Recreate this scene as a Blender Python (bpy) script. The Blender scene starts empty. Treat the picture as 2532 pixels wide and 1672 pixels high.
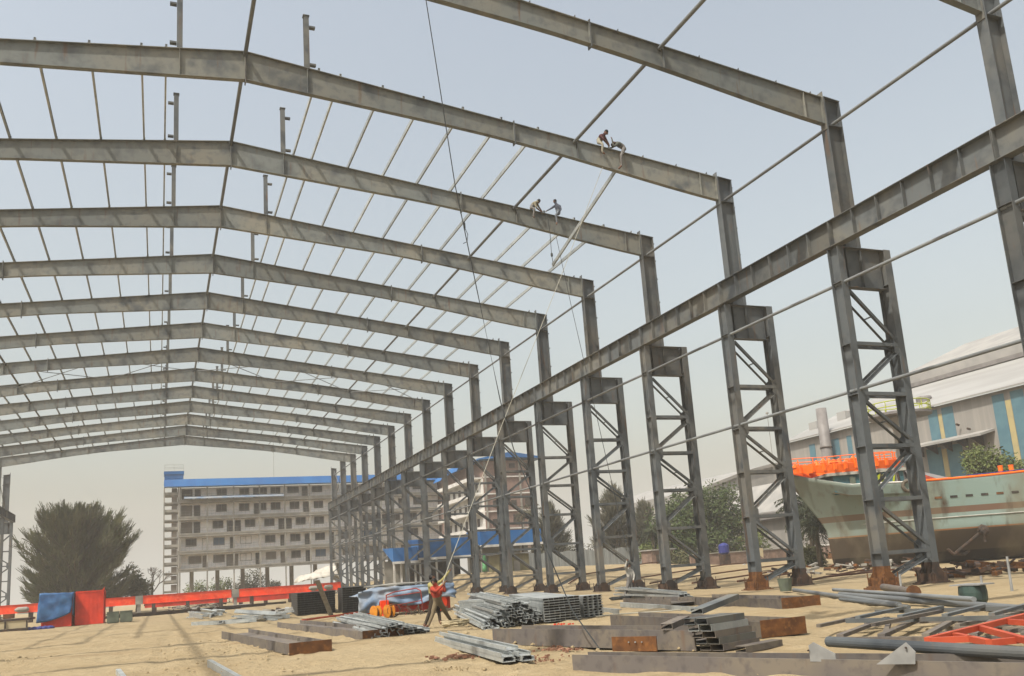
import bpy, math, random
from mathutils import Vector, Matrix, Quaternion
R = random.Random(7)
V = Vector
S = bpy.context.scene
COL = S.collection
# ------------------------------------------------------------------ camera, sky, sun, exposure
def setup():
    cd = bpy.data.cameras.new('camera'); cam = bpy.data.objects.new('camera', cd); COL.objects.link(cam)
    yaw, pit, rol = 0.40805, 0.191925, -0.071986
    f = V((math.sin(yaw)*math.cos(pit), math.cos(yaw)*math.cos(pit), math.sin(pit)))
    r = V((math.cos(yaw), -math.sin(yaw), 0)); u = r.cross(f)
    r2 = r*math.cos(rol)+u*math.sin(rol); u2 = -r*math.sin(rol)+u*math.cos(rol)
    m = Matrix((r2, u2, -f)).transposed().to_4x4(); m.translation = V((0, 0, 1.6))
    cam.matrix_world = m
    cd.sensor_width = 36; cd.lens = 36*2150.49/2532
    cd.shift_x = -40/2532; cd.shift_y = 160/2532
    cd.clip_start = .1; cd.clip_end = 5000
    S.camera = cam
    w = bpy.data.worlds.new('World'); S.world = w; w.use_nodes = True
    nt = w.node_tree; bg = nt.nodes['Background']
    sky = nt.nodes.new('ShaderNodeTexSky'); sky.sky_type = 'NISHITA'; sky.sun_disc = False
    sky.sun_elevation = math.radians(57); sky.sun_rotation = math.radians(243)
    sky.air_density = 2.0; sky.dust_density = 5.5; sky.ozone_density = 1.0; sky.altitude = 0
    hs = nt.nodes.new('ShaderNodeHueSaturation'); hs.inputs['Saturation'].default_value = .5
    nt.links.new(sky.outputs[0], hs.inputs['Color']); tc = nt.nodes.new('ShaderNodeTexCoord'); sp = nt.nodes.new('ShaderNodeSeparateXYZ'); nt.links.new(tc.outputs['Generated'], sp.inputs[0])
    mr = nt.nodes.new('ShaderNodeMapRange'); mr.interpolation_type = 'SMOOTHSTEP'; mr.inputs[1].default_value = .17; mr.inputs[2].default_value = .0
    nt.links.new(sp.outputs[2], mr.inputs[0])     # dusty air low over the horizon stays pale
    mx = nt.nodes.new('ShaderNodeMix'); mx.data_type = 'RGBA'; nt.links.new(mr.outputs[0], mx.inputs[0])
    nt.links.new(hs.outputs[0], mx.inputs[6]); mx.inputs[7].default_value = (3.1, 3.0, 2.7, 1); nt.links.new(mx.outputs[2], bg.inputs[0]); bg.inputs[1].default_value = 0.15
    sd = bpy.data.lights.new('sun', 'SUN'); sd.energy = 4.2; sd.angle = math.radians(.6); sd.color = (1, .95, .86)
    so = bpy.data.objects.new('sun', sd); COL.objects.link(so)
    so.rotation_euler = V((.60, .31, -1)).to_track_quat('-Z', 'Y').to_euler()
    S.view_settings.view_transform = 'Standard'; S.view_settings.look = 'None'
    S.view_settings.gamma = 1; S.view_settings.exposure = 0.33
    S.render.engine = 'CYCLES'
    S.cycles.volume_bounces = 3; S.cycles.max_bounces = 6
setup()
# ------------------------------------------------------------------ materials
# the yard is exposed for the pale sky: these factors bring measured paint values to that exposure
DK = dict(grey_green_primed_steel=.42, rafter_primed_steel=.47, column_blue_grey_steel=.42, tie_pipe_paint=.6, dusty_grey_beam=.42, galvanised_steel=.84, dusty_pale_block_wall=1.75, brown_skin=.9,
    unplastered_brick=.9, white_plaster=.85, bright_blue_sheet=.55, white_metal_roof=.38, pale_grey_cladding=.6, grey_metal_roof=.7, teal_stripe_panel=.8, crane_girder_orange=1.25, red_container_paint=1.15, grey_concrete=1.0, ship_orange=.9, mango_leaves=.8, casuarina_needles=.68, far_casuarina_needles=.8, bush_leaves=.85, blue_tarpaulin=.8, pale_blue_plastic_sheet=.75, off_white_tarpaulin=.75, red_oxide_rust=.6)
def mat(name, base, alt=None, scale=1.0, rough=.75, fine=None, finescale=12, metal=0.0, bump=0.0, bscale=30, lo=.4, hi=.6, stretch=None, spec=.2, alt2=None, scale2=.3, lo2=.55, hi2=.7):
    q = lambda c: tuple(v*DK.get(name, .62) for v in c) if c else None
    base, alt, alt2, fine = q(base), q(alt), q(alt2), q(fine)
    m = bpy.data.materials.new(name); m.use_nodes = True
    nt = m.node_tree; L = nt.links.new; b = nt.nodes['Principled BSDF']
    b.inputs['Roughness'].default_value = rough; b.inputs['Metallic'].default_value = metal
    b.inputs['Specular IOR Level'].default_value = spec
    col = nt.nodes.new('ShaderNodeRGB'); col.outputs[0].default_value = (*base, 1); src = col.outputs[0]
    geo = nt.nodes.new('ShaderNodeNewGeometry'); pos = geo.outputs['Position']
    if stretch:
        mp = nt.nodes.new('ShaderNodeMapping'); mp.inputs['Scale'].default_value = stretch
        L(pos, mp.inputs['Vector']); pos = mp.outputs[0]
    def layer(src, color, sc, lo, hi, det=5):
        n = nt.nodes.new('ShaderNodeTexNoise'); n.inputs['Scale'].default_value = sc; n.inputs['Detail'].default_value = det
        L(pos, n.inputs['Vector'])
        mr = nt.nodes.new('ShaderNodeMapRange'); mr.inputs[1].default_value = lo; mr.inputs[2].default_value = hi
        L(n.outputs[0], mr.inputs[0])
        mx = nt.nodes.new('ShaderNodeMix'); mx.data_type = 'RGBA'
        L(mr.outputs[0], mx.inputs[0]); L(src, mx.inputs[6]); mx.inputs[7].default_value = (*color, 1)
        return mx.outputs[2]
    if alt: src = layer(src, alt, scale, lo, hi)
    if alt2: src = layer(src, alt2, scale2, lo2, hi2)
    if fine: src = layer(src, fine, finescale, .5, .75, 8)
    if name in ('grey_green_primed_steel', 'rafter_primed_steel', 'column_blue_grey_steel', 'dusty_grey_beam'):
        mp = nt.nodes.new('ShaderNodeMapping'); mp.inputs['Scale'].default_value = (4, 4, .5); L(geo.outputs['Position'], mp.inputs['Vector'])
        keep = pos; pos = mp.outputs[0]; src = layer(src, (.115, .075, .05), 1.0, .60, .78, 6); pos = keep
    if name in ('grey_green_primed_steel', 'rafter_primed_steel', 'column_blue_grey_steel', 'dusty_grey_beam', 'galvanised_steel', 'tie_pipe_paint', 'dark_window_opening', 'boarded_window'):
        oi = nt.nodes.new('ShaderNodeObjectInfo'); mr = nt.nodes.new('ShaderNodeMapRange'); mr.inputs[3].default_value = .80; mr.inputs[4].default_value = 1.18; L(oi.outputs['Random'], mr.inputs[0])
        hv = nt.nodes.new('ShaderNodeHueSaturation'); L(mr.outputs[0], hv.inputs['Value']); L(src, hv.inputs['Color']); src = hv.outputs[0]
    L(src, b.inputs['Base Color'])
    if bump:
        n = nt.nodes.new('ShaderNodeTexNoise'); n.inputs['Scale'].default_value = bscale; n.inputs['Detail'].default_value = 6
        L(pos, n.inputs['Vector'])
        bp = nt.nodes.new('ShaderNodeBump'); bp.inputs['Strength'].default_value = bump; bp.inputs['Distance'].default_value = .05
        L(n.outputs[0], bp.inputs['Height']); L(bp.outputs[0], b.inputs['Normal'])
    return m
M = {}
def defmats():
    M['steel'] = mat('grey_green_primed_steel', (.215, .235, .24), (.30, .29, .25), .35, .6, (.145, .155, .16), 2.2, lo=.42, hi=.62, alt2=(.11, .125, .14), scale2=.9)
    M['raf'] = mat('rafter_primed_steel', (.30, .325, .31), (.40, .38, .31), .30, .6, (.20, .215, .215), 2.5, lo=.40, hi=.68, alt2=(.15, .165, .17), scale2=.8)
    M['col'] = mat('column_blue_grey_steel', (.19, .21, .22), (.28, .265, .23), .22, .6, (.13, .145, .155), 1.8, lo=.48, hi=.66, alt2=(.09, .105, .12), scale2=.6)
    M['pipe'] = mat('tie_pipe_paint', (.25, .265, .265), (.19, .20, .205), .6, .5)
    M['rust'] = mat('red_oxide_rust', (.20, .085, .03), (.12, .055, .025), 3, .85, (.30, .13, .04), 9)
    M['dark'] = mat('dark_base_steel', (.05, .04, .035), (.10, .06, .04), 3, .8)
    M['galv'] = mat('galvanised_steel', (.40, .42, .41), (.31, .33, .325), 1.5, .42, metal=.35, fine=(.47, .48, .45), finescale=7)
    M['shadefill'] = mat('cavity_shade_fill', (.045, .045, .043), (.03, .03, .03), 3, .6)  # near black fill colour standing in for shade inside the channels
    M['isec'] = mat('dusty_grey_beam', (.25, .22, .20), (.33, .28, .22), 1.3, .7, (.17, .15, .145), 6)
    M['orange'] = mat('crane_girder_orange', (.66, .042, .006), (.5, .035, .008), .5, .45, (.62, .09, .03), 3)
    M['redbox'] = mat('red_container_paint', (.50, .035, .014), (.38, .028, .012), 1, .7, bump=.2, bscale=3)
    M['tarpb'] = mat('blue_tarpaulin', (.03, .09, .22), (.05, .14, .30), 2, .45, bump=.6, bscale=4)
    M['tarpp'] = mat('pale_blue_plastic_sheet', (.17, .24, .34), (.30, .32, .34), .8, .6, bump=.7, bscale=4)
    M['tarpw'] = mat('off_white_tarpaulin', (.55, .52, .45), (.42, .39, .33), 1, .7, bump=.6, bscale=2)
    M['yellow'] = mat('yellow_drum_paint', (.75, .30, .02), (.6, .2, .02), 5, .45)
    M['pink'] = mat('faded_red_frame', (.42, .07, .05), None)
    M['coral'] = mat('coral_red_steel', (.62, .11, .05), (.5, .08, .04), 2, .5)
    M['brickbit'] = mat('broken_brick', (.36, .19, .12), (.26, .13, .08), 9, .9)
    M['brown'] = mat('brown_cable', (.12, .05, .03), None)
    M['green'] = mat('dull_green_paint', (.06, .10, .085), (.04, .06, .055), 3, .5)
    M['ggrey'] = mat('green_grey_box', (.16, .19, .14), (.12, .14, .11), 2, .6)
    M['rope'] = mat('pale_rope', (.48, .46, .38), None, rough=.9)
    M['wire'] = mat('dark_wire_rope', (.05, .055, .055), None, rough=.6)
    M['blackp'] = mat('black_primed_channel', (.045, .045, .045), (.07, .068, .06), 2, .6)
    M['white'] = mat('white_paint', (.62, .62, .60), (.5, .5, .48), 1, .6)
    M['plank'] = mat('pale_grey_plank', (.36, .36, .345), (.28, .28, .27), 4, .7)
    M['conc'] = mat('grey_concrete', (.25, .235, .20), (.18, .17, .15), .8, .9)
    M['wallp'] = mat('dusty_pale_block_wall', (.43, .42, .41), (.365, .35, .34), .6, .9, (.50, .45, .42), 3)
    M['winb'] = mat('dark_window_opening', (.045, .037, .032), (.09, .075, .06), 2, .7)
    M['winblue'] = mat('blue_covered_window', (.10, .17, .28), None)
    M['wintan'] = mat('boarded_window', (.22, .18, .14), None)
    M['bluesheet'] = mat('bright_blue_sheet', (.03, .19, .50), (.025, .15, .42), .5, .5, stretch=(1, 1, .15))
    M['brick'] = mat('unplastered_brick', (.22, .145, .12), (.18, .12, .10), 2, .9, (.26, .18, .14), 6)
    M['plaster'] = mat('white_plaster', (.62, .60, .56), (.5, .48, .44), .7, .8)
    M['khaki'] = mat('khaki_sheet', (.27, .24, .13), (.21, .19, .11), .6, .7, stretch=(6, 1, .2))
    M['fence'] = mat('pale_sheet_fence', (.38, .40, .38), (.30, .31, .30), 1, .7, stretch=(6, 6, .2))
    M['roofw'] = mat('white_metal_roof', (.72, .70, .66), (.60, .58, .54), .4, .5, stretch=(1, .2, 1))
    M['roofg'] = mat('grey_metal_roof', (.30, .29, .27), (.38, .36, .33), .4, .6)
    M['whwall'] = mat('pale_grey_cladding', (.40, .37, .33), (.34, .32, .29), .5, .7, stretch=(1, 4, .2))
    M['teal'] = mat('teal_stripe_panel', (.08, .165, .205), (.095, .19, .225), 1, .6)
    M['yelp'] = mat('pale_yellow_panel', (.55, .45, .22), (.48, .40, .22), 1, .6)
    M['stackm'] = mat('dull_metal_chimney', (.27, .25, .235), (.21, .19, .18), 1, .5)
    M['pinkwall'] = mat('weathered_pink_wall', (.30, .20, .15), (.20, .14, .11), .8, .9, (.38, .27, .21), 3)
    M['shiporange'] = mat('ship_orange', (.95, .16, .01), (.8, .12, .01), 1, .4)
    M['shipteal'] = mat('cabin_teal', (.07, .20, .22), (.05, .13, .15), 2, .5)
    M['shipwhite'] = mat('ship_off_white', (.50, .50, .45), (.38, .37, .32), 1, .6)
    M['tyre'] = mat('faded_tyre', (.20, .17, .13), (.14, .12, .09), 3, .9)
    M['ygreen'] = mat('lime_yellow_paint', (.50, .55, .03), None)
    M['bark'] = mat('brown_bark', (.10, .08, .055), (.14, .11, .08), 4, .9)
    M['leafg'] = mat('mango_leaves', (.06, .085, .03), (.08, .105, .04), .7, .95, (.035, .055, .02), 2)
    M['leafc'] = mat('casuarina_needles', (.105, .115, .05), (.15, .145, .07), .5, .95, (.065, .07, .035), 1.0)
    M['leafcf'] = mat('far_casuarina_needles', (.10, .10, .065), (.13, .12, .08), .5, .85)
    M['leafp'] = mat('palm_fronds', (.055, .07, .04), (.09, .10, .06), 2, .8)
    M['leafb'] = mat('bush_leaves', (.09, .12, .03), (.13, .15, .05), 1.5, .8)
    M['blue'] = mat('blue_plastic', (.04, .05, .22), None, rough=.4)
    M['cloth'] = mat('cream_cloth', (.62, .52, .33), None)
    M['skin'] = mat('brown_skin', (.12, .055, .03), None, rough=.5)
    M['hair'] = mat('black_hair', (.012, .009, .008), None, rough=.6)
    for n, c in dict(c_red=(.50, .07, .04), c_yel=(.50, .44, .17), c_khaki=(.24, .185, .11), c_brown=(.05, .035, .022), c_maroon=(.14, .055, .06), c_beige=(.38, .35, .27), c_gg=(.12, .125, .10), c_grey=(.20, .185, .17), c_lk=(.32, .28, .19), c_bg=(.09, .10, .13), c_bgl=(.19, .21, .23), c_white=(.5, .48, .43), c_green=(.20, .55, .25), c_pw=(.75, .72, .66)).items():
        M[n] = mat(n.replace('c_', 'cloth_'), c, tuple(k*.8 for k in c), 9, .9)
    # sand
    m = bpy.data.materials.new('sand'); m.use_nodes = True; nt = m.node_tree; L = nt.links.new; b = nt.nodes['Principled BSDF']
    b.inputs['Roughness'].default_value = .95; b.inputs['Specular IOR Level'].default_value = .1
    geo = nt.nodes.new('ShaderNodeNewGeometry')
    def noise(sc, det=6, mp=None):
        n = nt.nodes.new('ShaderNodeTexNoise'); n.inputs['Scale'].default_value = sc; n.inputs['Detail'].default_value = det
        if mp:
            g = nt.nodes.new('ShaderNodeMapping'); g.inputs['Scale'].default_value = mp; L(geo.outputs['Position'], g.inputs['Vector']); L(g.outputs[0], n.inputs['Vector'])
        else: L(geo.outputs['Position'], n.inputs['Vector'])
        return n.outputs[0]
    def mixc(f, lo, hi, a, bcol):
        mr = nt.nodes.new('ShaderNodeMapRange'); mr.inputs[1].default_value = lo; mr.inputs[2].default_value = hi; L(f, mr.inputs[0])
        mx = nt.nodes.new('ShaderNodeMix'); mx.data_type = 'RGBA'; L(mr.outputs[0], mx.inputs[0])
        if isinstance(a, tuple): mx.inputs[6].default_value = (*a, 1)
        else: L(a, mx.inputs[6])
        mx.inputs[7].default_value = (*bcol, 1); return mx.outputs[2]
    c = mixc(noise(.35), .4, .65, (.270, .212, .126), (.24, .183, .104))
    c = mixc(noise(2.2), .55, .75, c, (.305, .243, .15))
    c = mixc(noise(6, 8), .62, .78, c, (.18, .130, .075))
    c = mixc(noise(.5, 4, (.3, 1, 1)), .60, .72, c, (.215, .158, .09))
    L(c, b.inputs['Base Color'])
    ad = nt.nodes.new('ShaderNodeMath'); ad.operation = 'ADD'; L(noise(3.5, 8), ad.inputs[0])
    m2 = nt.nodes.new('ShaderNodeMath'); m2.operation = 'MULTIPLY'; m2.inputs[1].default_value = .35; L(noise(22, 5), m2.inputs[0]); L(m2.outputs[0], ad.inputs[1])
    bp = nt.nodes.new('ShaderNodeBump'); bp.inputs['Strength'].default_value = .8; bp.inputs['Distance'].default_value = .13
    L(ad.outputs[0], bp.inputs['Height']); L(bp.outputs[0], b.inputs['Normal']); M['sand'] = m
    # ship hull: paint bands by height
    m = bpy.data.materials.new('hull_paint'); m.use_nodes = True; nt = m.node_tree; L = nt.links.new; b = nt.nodes['Principled BSDF']
    b.inputs['Roughness'].default_value = .9; b.inputs['Specular IOR Level'].default_value = .1
    geo = nt.nodes.new('ShaderNodeNewGeometry'); sx = nt.nodes.new('ShaderNodeSeparateXYZ'); L(geo.outputs['Position'], sx.inputs[0])
    rp = nt.nodes.new('ShaderNodeValToRGB'); mr = nt.nodes.new('ShaderNodeMapRange'); mr.inputs[2].default_value = 9; L(sx.outputs[2], mr.inputs[0]); L(mr.outputs[0], rp.inputs[0])
    e = rp.color_ramp; e.interpolation = 'CONSTANT'; e.elements[0].color = (.018, .014, .010, 1); e.elements[1].position = .10; e.elements[1].color = (.052, .039, .026, 1)
    for p, cc in ((2.45/9, (.25, .12, .05)), (2.56/9, (.20, .26, .235)), (3.68/9, (.13, .08, .055)), (4.12/9, (.18, .24, .215))):
        k = e.elements.new(p); k.color = (*cc, 1)
    def lay(src, col, sc, lo, hi, mp=(1, 1, 1)):
        n = nt.nodes.new('ShaderNodeTexNoise'); n.inputs['Scale'].default_value = sc; n.inputs['Detail'].default_value = 8
        g = nt.nodes.new('ShaderNodeMapping'); g.inputs['Scale'].default_value = mp; L(geo.outputs['Position'], g.inputs['Vector']); L(g.outputs[0], n.inputs['Vector'])
        r_ = nt.nodes.new('ShaderNodeMapRange'); r_.inputs[1].default_value = lo; r_.inputs[2].default_value = hi; L(n.outputs[0], r_.inputs[0])
        mx = nt.nodes.new('ShaderNodeMix'); mx.data_type = 'RGBA'; L(r_.outputs[0], mx.inputs[0]); L(src, mx.inputs[6]); mx.inputs[7].default_value = (*col, 1); return mx.outputs[2]
    c = lay(rp.outputs[0], (.15, .125, .08), .35, .50, .75, (1, 1, .6))
    c = lay(c, (.06, .04, .025), 1.1, .56, .75, (1, 1, .35))
    mx = nt.nodes.new('ShaderNodeMix'); mx.data_type = 'RGBA'   # bow is plainer and browner
    mr = nt.nodes.new('ShaderNodeMapRange'); mr.inputs[1].default_value = 52; mr.inputs[2].default_value = 46.5; L(sx.outputs[0], mr.inputs[0])
    mm = nt.nodes.new('ShaderNodeMath'); mm.operation = 'MULTIPLY'; mm.inputs[1].default_value = .55; L(mr.outputs[0], mm.inputs[0])
    gt = nt.nodes.new('ShaderNodeMath'); gt.operation = 'GREATER_THAN'; gt.inputs[1].default_value = 2.5; L(sx.outputs[2], gt.inputs[0])
    m3 = nt.nodes.new('ShaderNodeMath'); m3.operation = 'MULTIPLY'; L(mm.outputs[0], m3.inputs[0]); L(gt.outputs[0], m3.inputs[1])
    L(m3.outputs[0], mx.inputs[0]); L(c, mx.inputs[6]); mx.inputs[7].default_value = (.14, .13, .095, 1)
    L(mx.outputs[2], b.inputs['Base Color']); M['hull'] = m
defmats()
# ------------------------------------------------------------------ builders
def tag(o, label=None, cat=None, group=None, kind=None):
    if label: o['label'] = label
    if cat: o['category'] = cat
    if group: o['group'] = group
    if kind: o['kind'] = kind
    return o
def thing(name, label, cat, loc, group=None):
    o = bpy.data.objects.new(name, None); COL.objects.link(o); o.location = loc; o.empty_display_size = .2
    return tag(o, label, cat, group)
def frame(p, q, up=(0, 0, 1)):
    d = (V(q)-V(p)); L = d.length; d.normalize(); u = V(up)
    if abs(d.dot(u)) > .98: u = V((0, 1, 0))
    x = d.cross(u).normalized(); y = x.cross(d).normalized()
    return d, x, y, L
class MB:
    def __init__(s): s.v = []; s.f = []; s.m = []
    def add(s, vs, fs, mi=0):
        n = len(s.v); s.v += [tuple(a) for a in vs]; s.f += [tuple(i+n for i in f) for f in fs]; s.m += [mi]*len(fs); return s
    def box(s, x0, x1, y0, y1, z0, z1, mi=0):
        vs = [(x, y, z) for z in (z0, z1) for y in (y0, y1) for x in (x0, x1)]
        return s.add(vs, [(0, 2, 3, 1), (4, 5, 7, 6), (0, 1, 5, 4), (2, 6, 7, 3), (0, 4, 6, 2), (1, 3, 7, 5)], mi)
    def sweep(s, p, q, prof, up=(0, 0, 1), mi=0, prof2=None):
        d, x, y, L = frame(p, q, up); n = len(prof); p = V(p); q = V(q)
        vs = [p+x*a+y*b for a, b in prof]+[q+x*a+y*b for a, b in (prof2 or prof)]
        fs = [(i, (i+1) % n, n+(i+1) % n, n+i) for i in range(n)]+[tuple(range(n))[::-1], tuple(range(n, 2*n))]
        return s.add(vs, fs, mi)
    def bar(s, p, q, w, h, up=(0, 0, 1), mi=0): return s.sweep(p, q, [(-w/2, -h/2), (w/2, -h/2), (w/2, h/2), (-w/2, h/2)], up, mi)
    def tube(s, p, q, r, n=8, r2=None, mi=0):
        c = [(math.cos(2*math.pi*i/n), math.sin(2*math.pi*i/n)) for i in range(n)]
        return s.sweep(p, q, [(a*r, b*r) for a, b in c], (0, 0, 1), mi, [(a*(r2 or r), b*(r2 or r)) for a, b in c])
    def path(s, pts, r, n=6, mi=0):
        pts = [V(p) for p in pts]; rings = []
        for i, p in enumerate(pts):
            a = pts[max(i-1, 0)]; b = pts[min(i+1, len(pts)-1)]; d, x, y, L = frame(a, b)
            rings.append([p+x*math.cos(2*math.pi*k/n)*r+y*math.sin(2*math.pi*k/n)*r for k in range(n)])
        vs = [v for rg in rings for v in rg]; fs = []
        for i in range(len(pts)-1):
            for k in range(n): fs.append((i*n+k, i*n+(k+1) % n, (i+1)*n+(k+1) % n, (i+1)*n+k))
        fs += [tuple(range(n))[::-1], tuple(range((len(pts)-1)*n, len(pts)*n))]
        return s.add(vs, fs, mi)
    def poly(s, pts, d, mi=0):      # planar polygon extruded by vector d
        n = len(pts); d = V(d); vs = [V(p) for p in pts]+[V(p)+d for p in pts]
        return s.add(vs, [tuple(range(n))[::-1], tuple(range(n, 2*n))]+[(i, (i+1) % n, n+(i+1) % n, n+i) for i in range(n)], mi)
    def lathe(s, c, prof, n=14, ax=(0, 0, 1), mi=0):
        d, x, y, L = frame((0, 0, 0), ax); c = V(c); k = len(prof); vs = []
        for r, h in prof:
            for i in range(n):
                a = 2*math.pi*i/n; vs.append(c+x*r*math.cos(a)+y*r*math.sin(a)+d*h)
        fs = [(j*n+i, j*n+(i+1) % n, (j+1)*n+(i+1) % n, (j+1)*n+i) for j in range(k-1) for i in range(n)]
        fs += [tuple(range(n))[::-1], tuple(range((k-1)*n, k*n))]
        return s.add(vs, fs, mi)
    def build(s, name, mats, parent=None, smooth=False):
        off = V(parent_world(parent)) if parent else V((0, 0, 0))
        me = bpy.data.meshes.new(name); me.from_pydata([tuple(V(v)-off) for v in s.v], [], s.f)
        if not isinstance(mats, (list, tuple)): mats = [mats]
        for m in mats: me.materials.append(M[m] if isinstance(m, str) else m)
        if len(mats) > 1: me.polygons.foreach_set('material_index', s.m)
        if smooth: me.polygons.foreach_set('use_smooth', [True]*len(s.f))
        me.update(); o = bpy.data.objects.new(name, me); COL.objects.link(o)
        if parent: o.parent = parent
        return o
def parent_world(o):
    p = V((0, 0, 0))
    while o: p = p+o.location; o = o.parent
    return p
def single(mb, name, mats, label, cat, group=None, kind=None, smooth=False):
    o = mb.build(name, mats, None, smooth)      # origin moved onto the thing itself
    me = o.data; n = len(me.vertices); c = V((0, 0, 0))
    if n:
        xs = [v.co for v in me.vertices]; c = V((sum(p.x for p in xs)/n, sum(p.y for p in xs)/n, min(p.z for p in xs)))
        me.transform(Matrix.Translation(-c)); o.location = c
    return tag(o, label, cat, group, kind)
KIDS = {}
def copy_tree(o, parent=None):
    c = o.copy(); COL.objects.link(c)
    if parent: c.parent = parent
    for ch in list(o.children): copy_tree(ch, c)
    return c
def iprof(bx, hy, tf, tw):   # I section: flanges along profile y ends, width bx, depth hy
    b, h = bx/2, hy/2
    return [(-b, -h), (b, -h), (b, -h+tf), (tw/2, -h+tf), (tw/2, h-tf), (b, h-tf), (b, h), (-b, h), (-b, h-tf), (-tw/2, h-tf), (-tw/2, -h+tf), (-b, -h+tf)]
def cprof(w, h, t=.012, lip=.03): # C: web at -w/2, opening to +x
    a, b = w/2, h/2
    return [(-a, -b), (a, -b), (a, -b+lip), (a-t, -b+lip), (a-t, -b+t), (-a+t, -b+t), (-a+t, b-t), (a-t, b-t), (a-t, b-lip), (a, b-lip), (a, b), (-a, b)]
def cflip(w, h, t=.012, lip=.03): return [(-a, b) for a, b in cprof(w, h, t, lip)][::-1]
ORD = ['first', 'second', 'third', 'fourth', 'fifth', 'sixth', 'seventh', 'eighth', 'ninth', 'tenth', 'eleventh', 'twelfth', 'thirteenth', 'fourteenth', 'fifteenth', 'sixteenth', 'seventeenth', 'eighteenth']
def ss(a, b, x):
    t = min(max((x-a)/(b-a), 0), 1); return t*t*(3-2*t)
def hump(x, y): return 1.95*ss(29.8, 33, x)*ss(45, 95, y)*(1-.62*ss(45, 62, x))
# ------------------------------------------------------------------ ground
def ground():
    from mathutils import noise
    def axis(segs):
        out = []
        for a, b, st in segs:
            n = max(1, round((b-a)/st)); out += [a+(b-a)*i/n for i in range(n)]
        return out+[segs[-1][1]]
    xs = axis([(-1500, -200, 130), (-200, -20, 12), (-20, -6, 1), (-6, 20, .16), (20, 45, .8), (45, 120, 5), (120, 400, 40), (400, 1500, 110)])
    ys = axis([(-400, -20, 60), (-20, 5, 2.5), (5, 34, .14), (34, 50, .4), (50, 110, 2), (110, 300, 12), (300, 3000, 150)])
    vs = []; nx = len(xs)
    for y in ys:
        for x in xs:
            h = hump(x, y)
            if -25 < x < 60 and 4 < y < 110:
                d = ss(4, 7, y)*(1-ss(90, 110, y))
                rut = 0
                for c0 in (-2.2, -.5):   # a pair of wheel tracks curving across the open sand
                    e = x-(c0+.12*(y-14)+1.2*math.sin(y*.09)); rut += -.05*math.exp(-(e/.22)**2)+.03*math.exp(-((abs(e)-.42)/.14)**2)
                h += d*(.09*noise.noise(V((x*.22, y*.16, 1)))+.05*noise.noise(V((x*.9, y*.8, 2)))+(.05+.05*ss(1, 3, x)*ss(9, 6, x)*ss(17, 19, y)*ss(31, 27, y))*noise.noise(V((x*2.9, y*2.3, 3)))*max(0, .6+1.6*noise.noise(V((x*.3, y*.3, 9))))+rut*(.5+.5*noise.noise(V((x*.5, y*.5, 4)))))
                if False: pass
            vs.append((x, y, h))
    fs = [(j*nx+i, j*nx+i+1, (j+1)*nx+i+1, (j+1)*nx+i) for j in range(len(ys)-1) for i in range(nx-1)]
    mb = MB(); mb.v = vs; mb.f = fs; mb.m = [0]*len(fs)
    tag(mb.build('ground', 'sand', None, True), 'pale yellow sand of the building yard', 'ground', kind='structure')
ground()
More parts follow.
